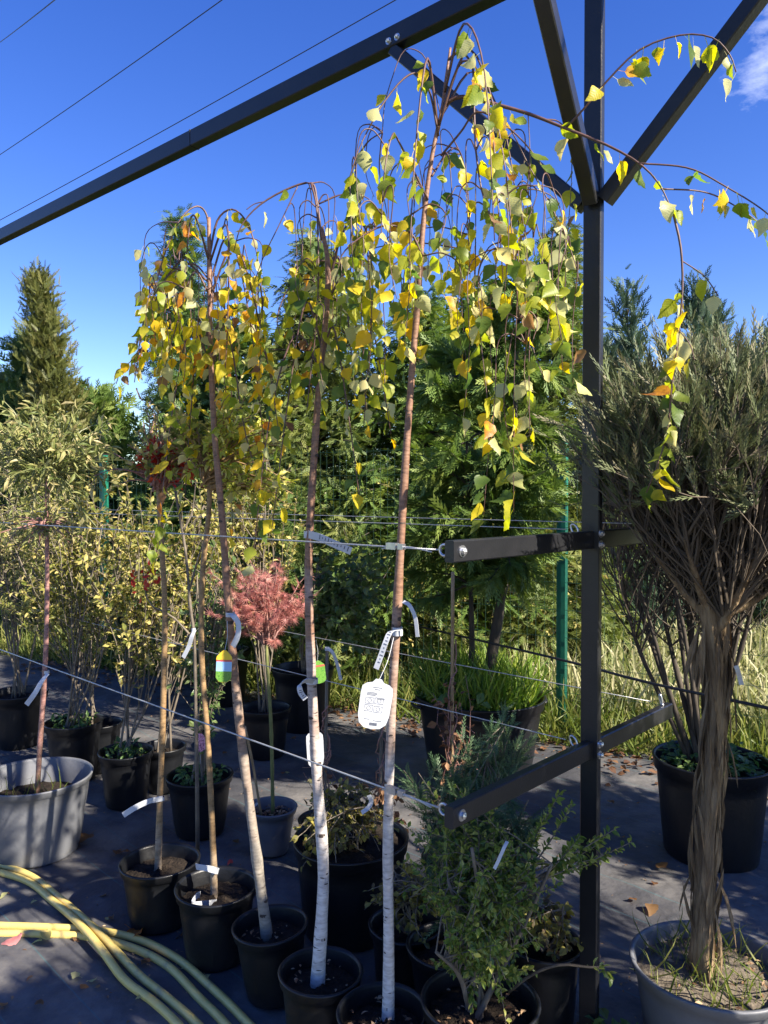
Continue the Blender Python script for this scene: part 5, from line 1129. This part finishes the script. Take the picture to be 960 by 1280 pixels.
r_ = ribbon('plant_tag', [P(312, 1013, 3.35), P(316, 1009, 3.36), P(322, 1004, 3.37)], .010, 'tiny white plant tag stuck in the small grey pot', A(0, 0, 1))
r_ = ribbon('plant_tag', [P(634, 1052, 1.83), P(630, 1060, 1.82), P(622, 1078, 1.82), P(618, 1086, 1.82)], .008, 'narrow white tag caught in the boxwood twigs', A(1, -.3, .2))

def plate(name, c, w, h, outline, label, yaw, roll, bands, string=None, icons=False, cat='label', tilt=0.0):
    """thin moulded label; outline in unit coordinates; bands = (y0, y1, material) printed fields"""
    ca, sa = math.cos(yaw), math.sin(yaw); X = A(ca, sa, 0); Z = nrm(A(-sa * math.sin(tilt), ca * math.sin(tilt), math.cos(tilt))); N_ = nrm(np.cross(X, Z))
    X, Z = X * math.cos(roll) + Z * math.sin(roll), -X * math.sin(roll) + Z * math.cos(roll)
    root = empty(name, c, label, cat); k = len(outline)
    pt = lambda x, y, d: c + X * x * w / 2 + Z * y * h / 2 + N_ * d
    fr_ = [pt(x, y, .0012) for x, y in outline]; bk = [pt(x, y, -.0012) for x, y in outline]
    mb = MB().add(fr_ + bk + [pt(0, 0, .0012), pt(0, 0, -.0012)], [[i, k + i, k + (i + 1) % k, (i + 1) % k] for i in range(k)])
    mb.Ft.append(np.array([[i, (i + 1) % k, 2 * k] for i in range(k)] + [[k + (i + 1) % k, k + i, 2 * k + 1] for i in range(k)])); mb.Mt.append(np.zeros(2 * k))
    obj('plate', mb, M[bands[0]] if bands else M['tag'], root)
    def clip_w(y):
        xs = []
        for i in range(k):
            (x0, y0), (x1, y1) = outline[i], outline[(i + 1) % k]
            if (y0 - y) * (y1 - y) <= 0 and y0 != y1: xs.append(x0 + (x1 - x0) * (y - y0) / (y1 - y0))
        return max(abs(v) for v in xs) * .985 if xs else .1
    for (y0, y1, mt) in (bands[1:] if bands else []):
        q = MB(); ys = np.linspace(y0, y1, 6)
        V = [pt(s * clip_w(y), y, d) for d in (.0018, -.0018) for y in ys for s in (-1, 1)]
        q.add(V, [[2 * i + o_, 2 * i + 1 + o_, 2 * i + 3 + o_, 2 * i + 2 + o_] for o_ in (0, 12) for i in range(5)]); obj('picture_field', q, M[mt], root)
    if icons:
        q = MB(); n3 = N_ * .0003
        for y, l0, l1 in ((.66, -.28, .3), (.58, -.16, .2), (.44, -.6, .0), (.39, -.62, .05), (.34, -.6, -.05), (.22, .05, .6), (-.62, -.55, -.2), (-.66, .0, .55)):
            q.box(pt((l0 + l1) / 2, y, .0015), X * (l1 - l0) * w / 4, Z * h * .0055, n3)
        for cx, cy in ((-.38, .12), (.22, .14), (-.38, -.18), (.22, -.2)):
            for a0 in (0, 1):
                for sgn in (-1, 1):
                    d = (sgn * .26, 0) if a0 else (0, sgn * .12); q.box(pt(cx + d[0], cy + d[1], .0015), X * (w * .004 if a0 else w * .13), Z * (h * .06 if a0 else h * .004), n3)
            ar = np.linspace(0, 2 * np.pi, 13); ring = np.array([pt(cx + .12 * math.cos(v), cy + .075 * math.sin(v), .0014) for v in ar]); q.tubes(ring, .0006, 4, cap=False)
        q.box(pt(.05, -.8, .0015), X * w * .12, Z * h * .028, n3)
        obj('print', q, M['print'], root)
    if string is not None:
        e = pt(0, .93, 0); obj('string', MB().tubes(smooth_path([e, (e + string) / 2 + A(.004, 0, -.004), string], 8), .0008, 4), M['tag'], root)
    return root
OVAL = [(.18, 1), (.36, .86), (.72, .80), (.96, .68), (1, .4), (.98, -.45), (.84, -.78), (.5, -.96), (0, -1), (-.5, -.96), (-.84, -.78), (-.98, -.45), (-1, .4), (-.96, .68), (-.72, .80), (-.36, .86), (-.18, 1)]
plate('plant_label', P(469, 880, 1.90), .080, .124, OVAL, 'large white printed label hanging on string from the tallest birch', .12, -.16, None, P(492, 797, 1.96), True, tilt=.05)
plate('plant_label', P(394, 936, 2.24), .050, .115, OVAL, 'white oval label half hidden behind the white birch trunk', .1, .05, None, P(392, 868, 2.2), True)
TAB = [(.2, 1), (.5, .86), (.95, .62), (1, .5), (1, -.7), (.6, -.95), (0, -1), (-.6, -.95), (-1, -.7), (-1, .5), (-.95, .62), (-.5, .86), (-.2, 1)]
plate('picture_label', P(280, 833, 2.37), .048, .100, TAB, 'picture label with yellow top and grass green print on the leaning birch', .1, -.05, ['tag_yellow', (.30, .42, 'tag_red'), (-.30, .30, 'tag_blue'), (-.96, -.30, 'tag_green')], P(284, 776, 2.4))
plate('picture_label', P(398, 840, 2.30), .042, .07, TAB, 'picture label with yellow and green print behind the white birch trunk', .2, .12, ['tag_green', (.45, .6, 'tag_red')], P(395, 800, 2.25))
plate('picture_label', P(250, 928, 3.48), .05, .085, TAB, 'pink flower picture label standing in the wide black pot', .0, .0, ['tag_pink'], P(250, 955, 3.5))

# ------------------------------------------------------------------ litter
def fallen(px, py, size, col, label, seed, lift=.004):
    r = np.random.default_rng(seed); p = G(px, py); me = LMESH[col, int(r.integers(0, 9))]
    o = bpy.data.objects.new('fallen_leaf', me.copy()); COL.objects.link(o)
    az = r.uniform(0, 6.28); o.matrix_basis = Matrix.Translation(Vector((p[0], p[1], .012 + size * .18))) @ rot_from(A(math.cos(az), math.sin(az), r.uniform(-.08, .1)), A(r.normal(0, .15), r.normal(0, .15), 1)) @ Matrix.Scale(size, 4)
    return tag(o, label, 'leaf', 'fallen leaves on the fabric')
for k, (x, y, s, c, lb) in enumerate([
    (28, 1177, .085, 'pinkish', 'dull pink fallen leaf lying against the yellow hose'), (145, 1076, .085, 'brown', 'orange brown fallen leaf between grey pot and crimson standard pot'),
    (112, 1052, .11, 'brown', 'long brown fallen leaf at the foot of the large grey pot'), (62, 1182, .055, 'pale', 'narrow pale fallen leaf beside the pink one by the hose'),
    (163, 1170, .085, 'gold', 'upright crumpled ochre leaf beside the hose and pot'), (815, 1138, .065, 'brown', 'light brown fallen leaf on the fabric right of the steel post'),
    (832, 1092, .07, 'brown', 'small brown fallen leaf right of the steel post, beyond the larger one'), (290, 1080, .035, 'redleaf', 'tiny red fallen leaf between the lime standard and grey maple pot')]):
    col = {'pinkish': 'brown', 'redleaf': 'brown'}.get(c, c); o = fallen(x, y, s, col, lb, 300 + k)
    if c in ('pinkish', 'redleaf'):
        M[c] = noise_mat(c, [(.3, (.36, .12, .11) if c == 'pinkish' else (.45, .03, .02)), (.7, (.50, .22, .20) if c == 'pinkish' else (.55, .08, .05))], 2, .6); o.data.materials[0] = M[c]
reseed(95)
LIT = 'small dry leaf lying on the black ground fabric'
for k in range(70):
    if k < 38: x, y = U(0, 330), U(1050, 1270)
    elif k < 55: x, y = U(250, 560), U(880, 1010)
    else: x, y = U(760, 900), U(960, 1180)
    fallen(x, y, U(.018, .045), ['brown', 'pale', 'brown'][RNG.integers(0, 3)], LIT, 400 + k)
N = 2400; x = U(-3.6, 2.6, N); y = U(1.9, 5.8, N); q = MB(); y = np.minimum(y, fabric_far(x) - .05)
q.scatter(T_OVAL, np.stack([x, y, np.full(N, .012)], 1), rdir(N) * A(1, 1, .15), A(0, 0, 1) + RNG.normal(0, .3, (N, 3)), U(.006, .018, N))
tag(obj('leaf_crumbs', q, M['chips'], None, (0, 0, 0), kind='stuff'), 'scattered crumbs of dry leaf and bark on the fabric', 'debris')
N = 1300; t = U(-3, 5, N); d = -.5 + RNG.normal(0, .14, N); q = MB()
q.scatter(T_ROUND, FA + FD * t[:, None] + FN * d[:, None] + A(0, 0, .012), rdir(N) * A(1, 1, .3), A(0, 0, 1) + RNG.normal(0, .4, (N, 3)), U(.03, .06, N))
tag(obj('leaf_litter', q, M['dead_leaf'], None, (0, 0, 0), kind='stuff'), 'brown leaf litter drifted along the edge of the fabric', 'leaf litter')
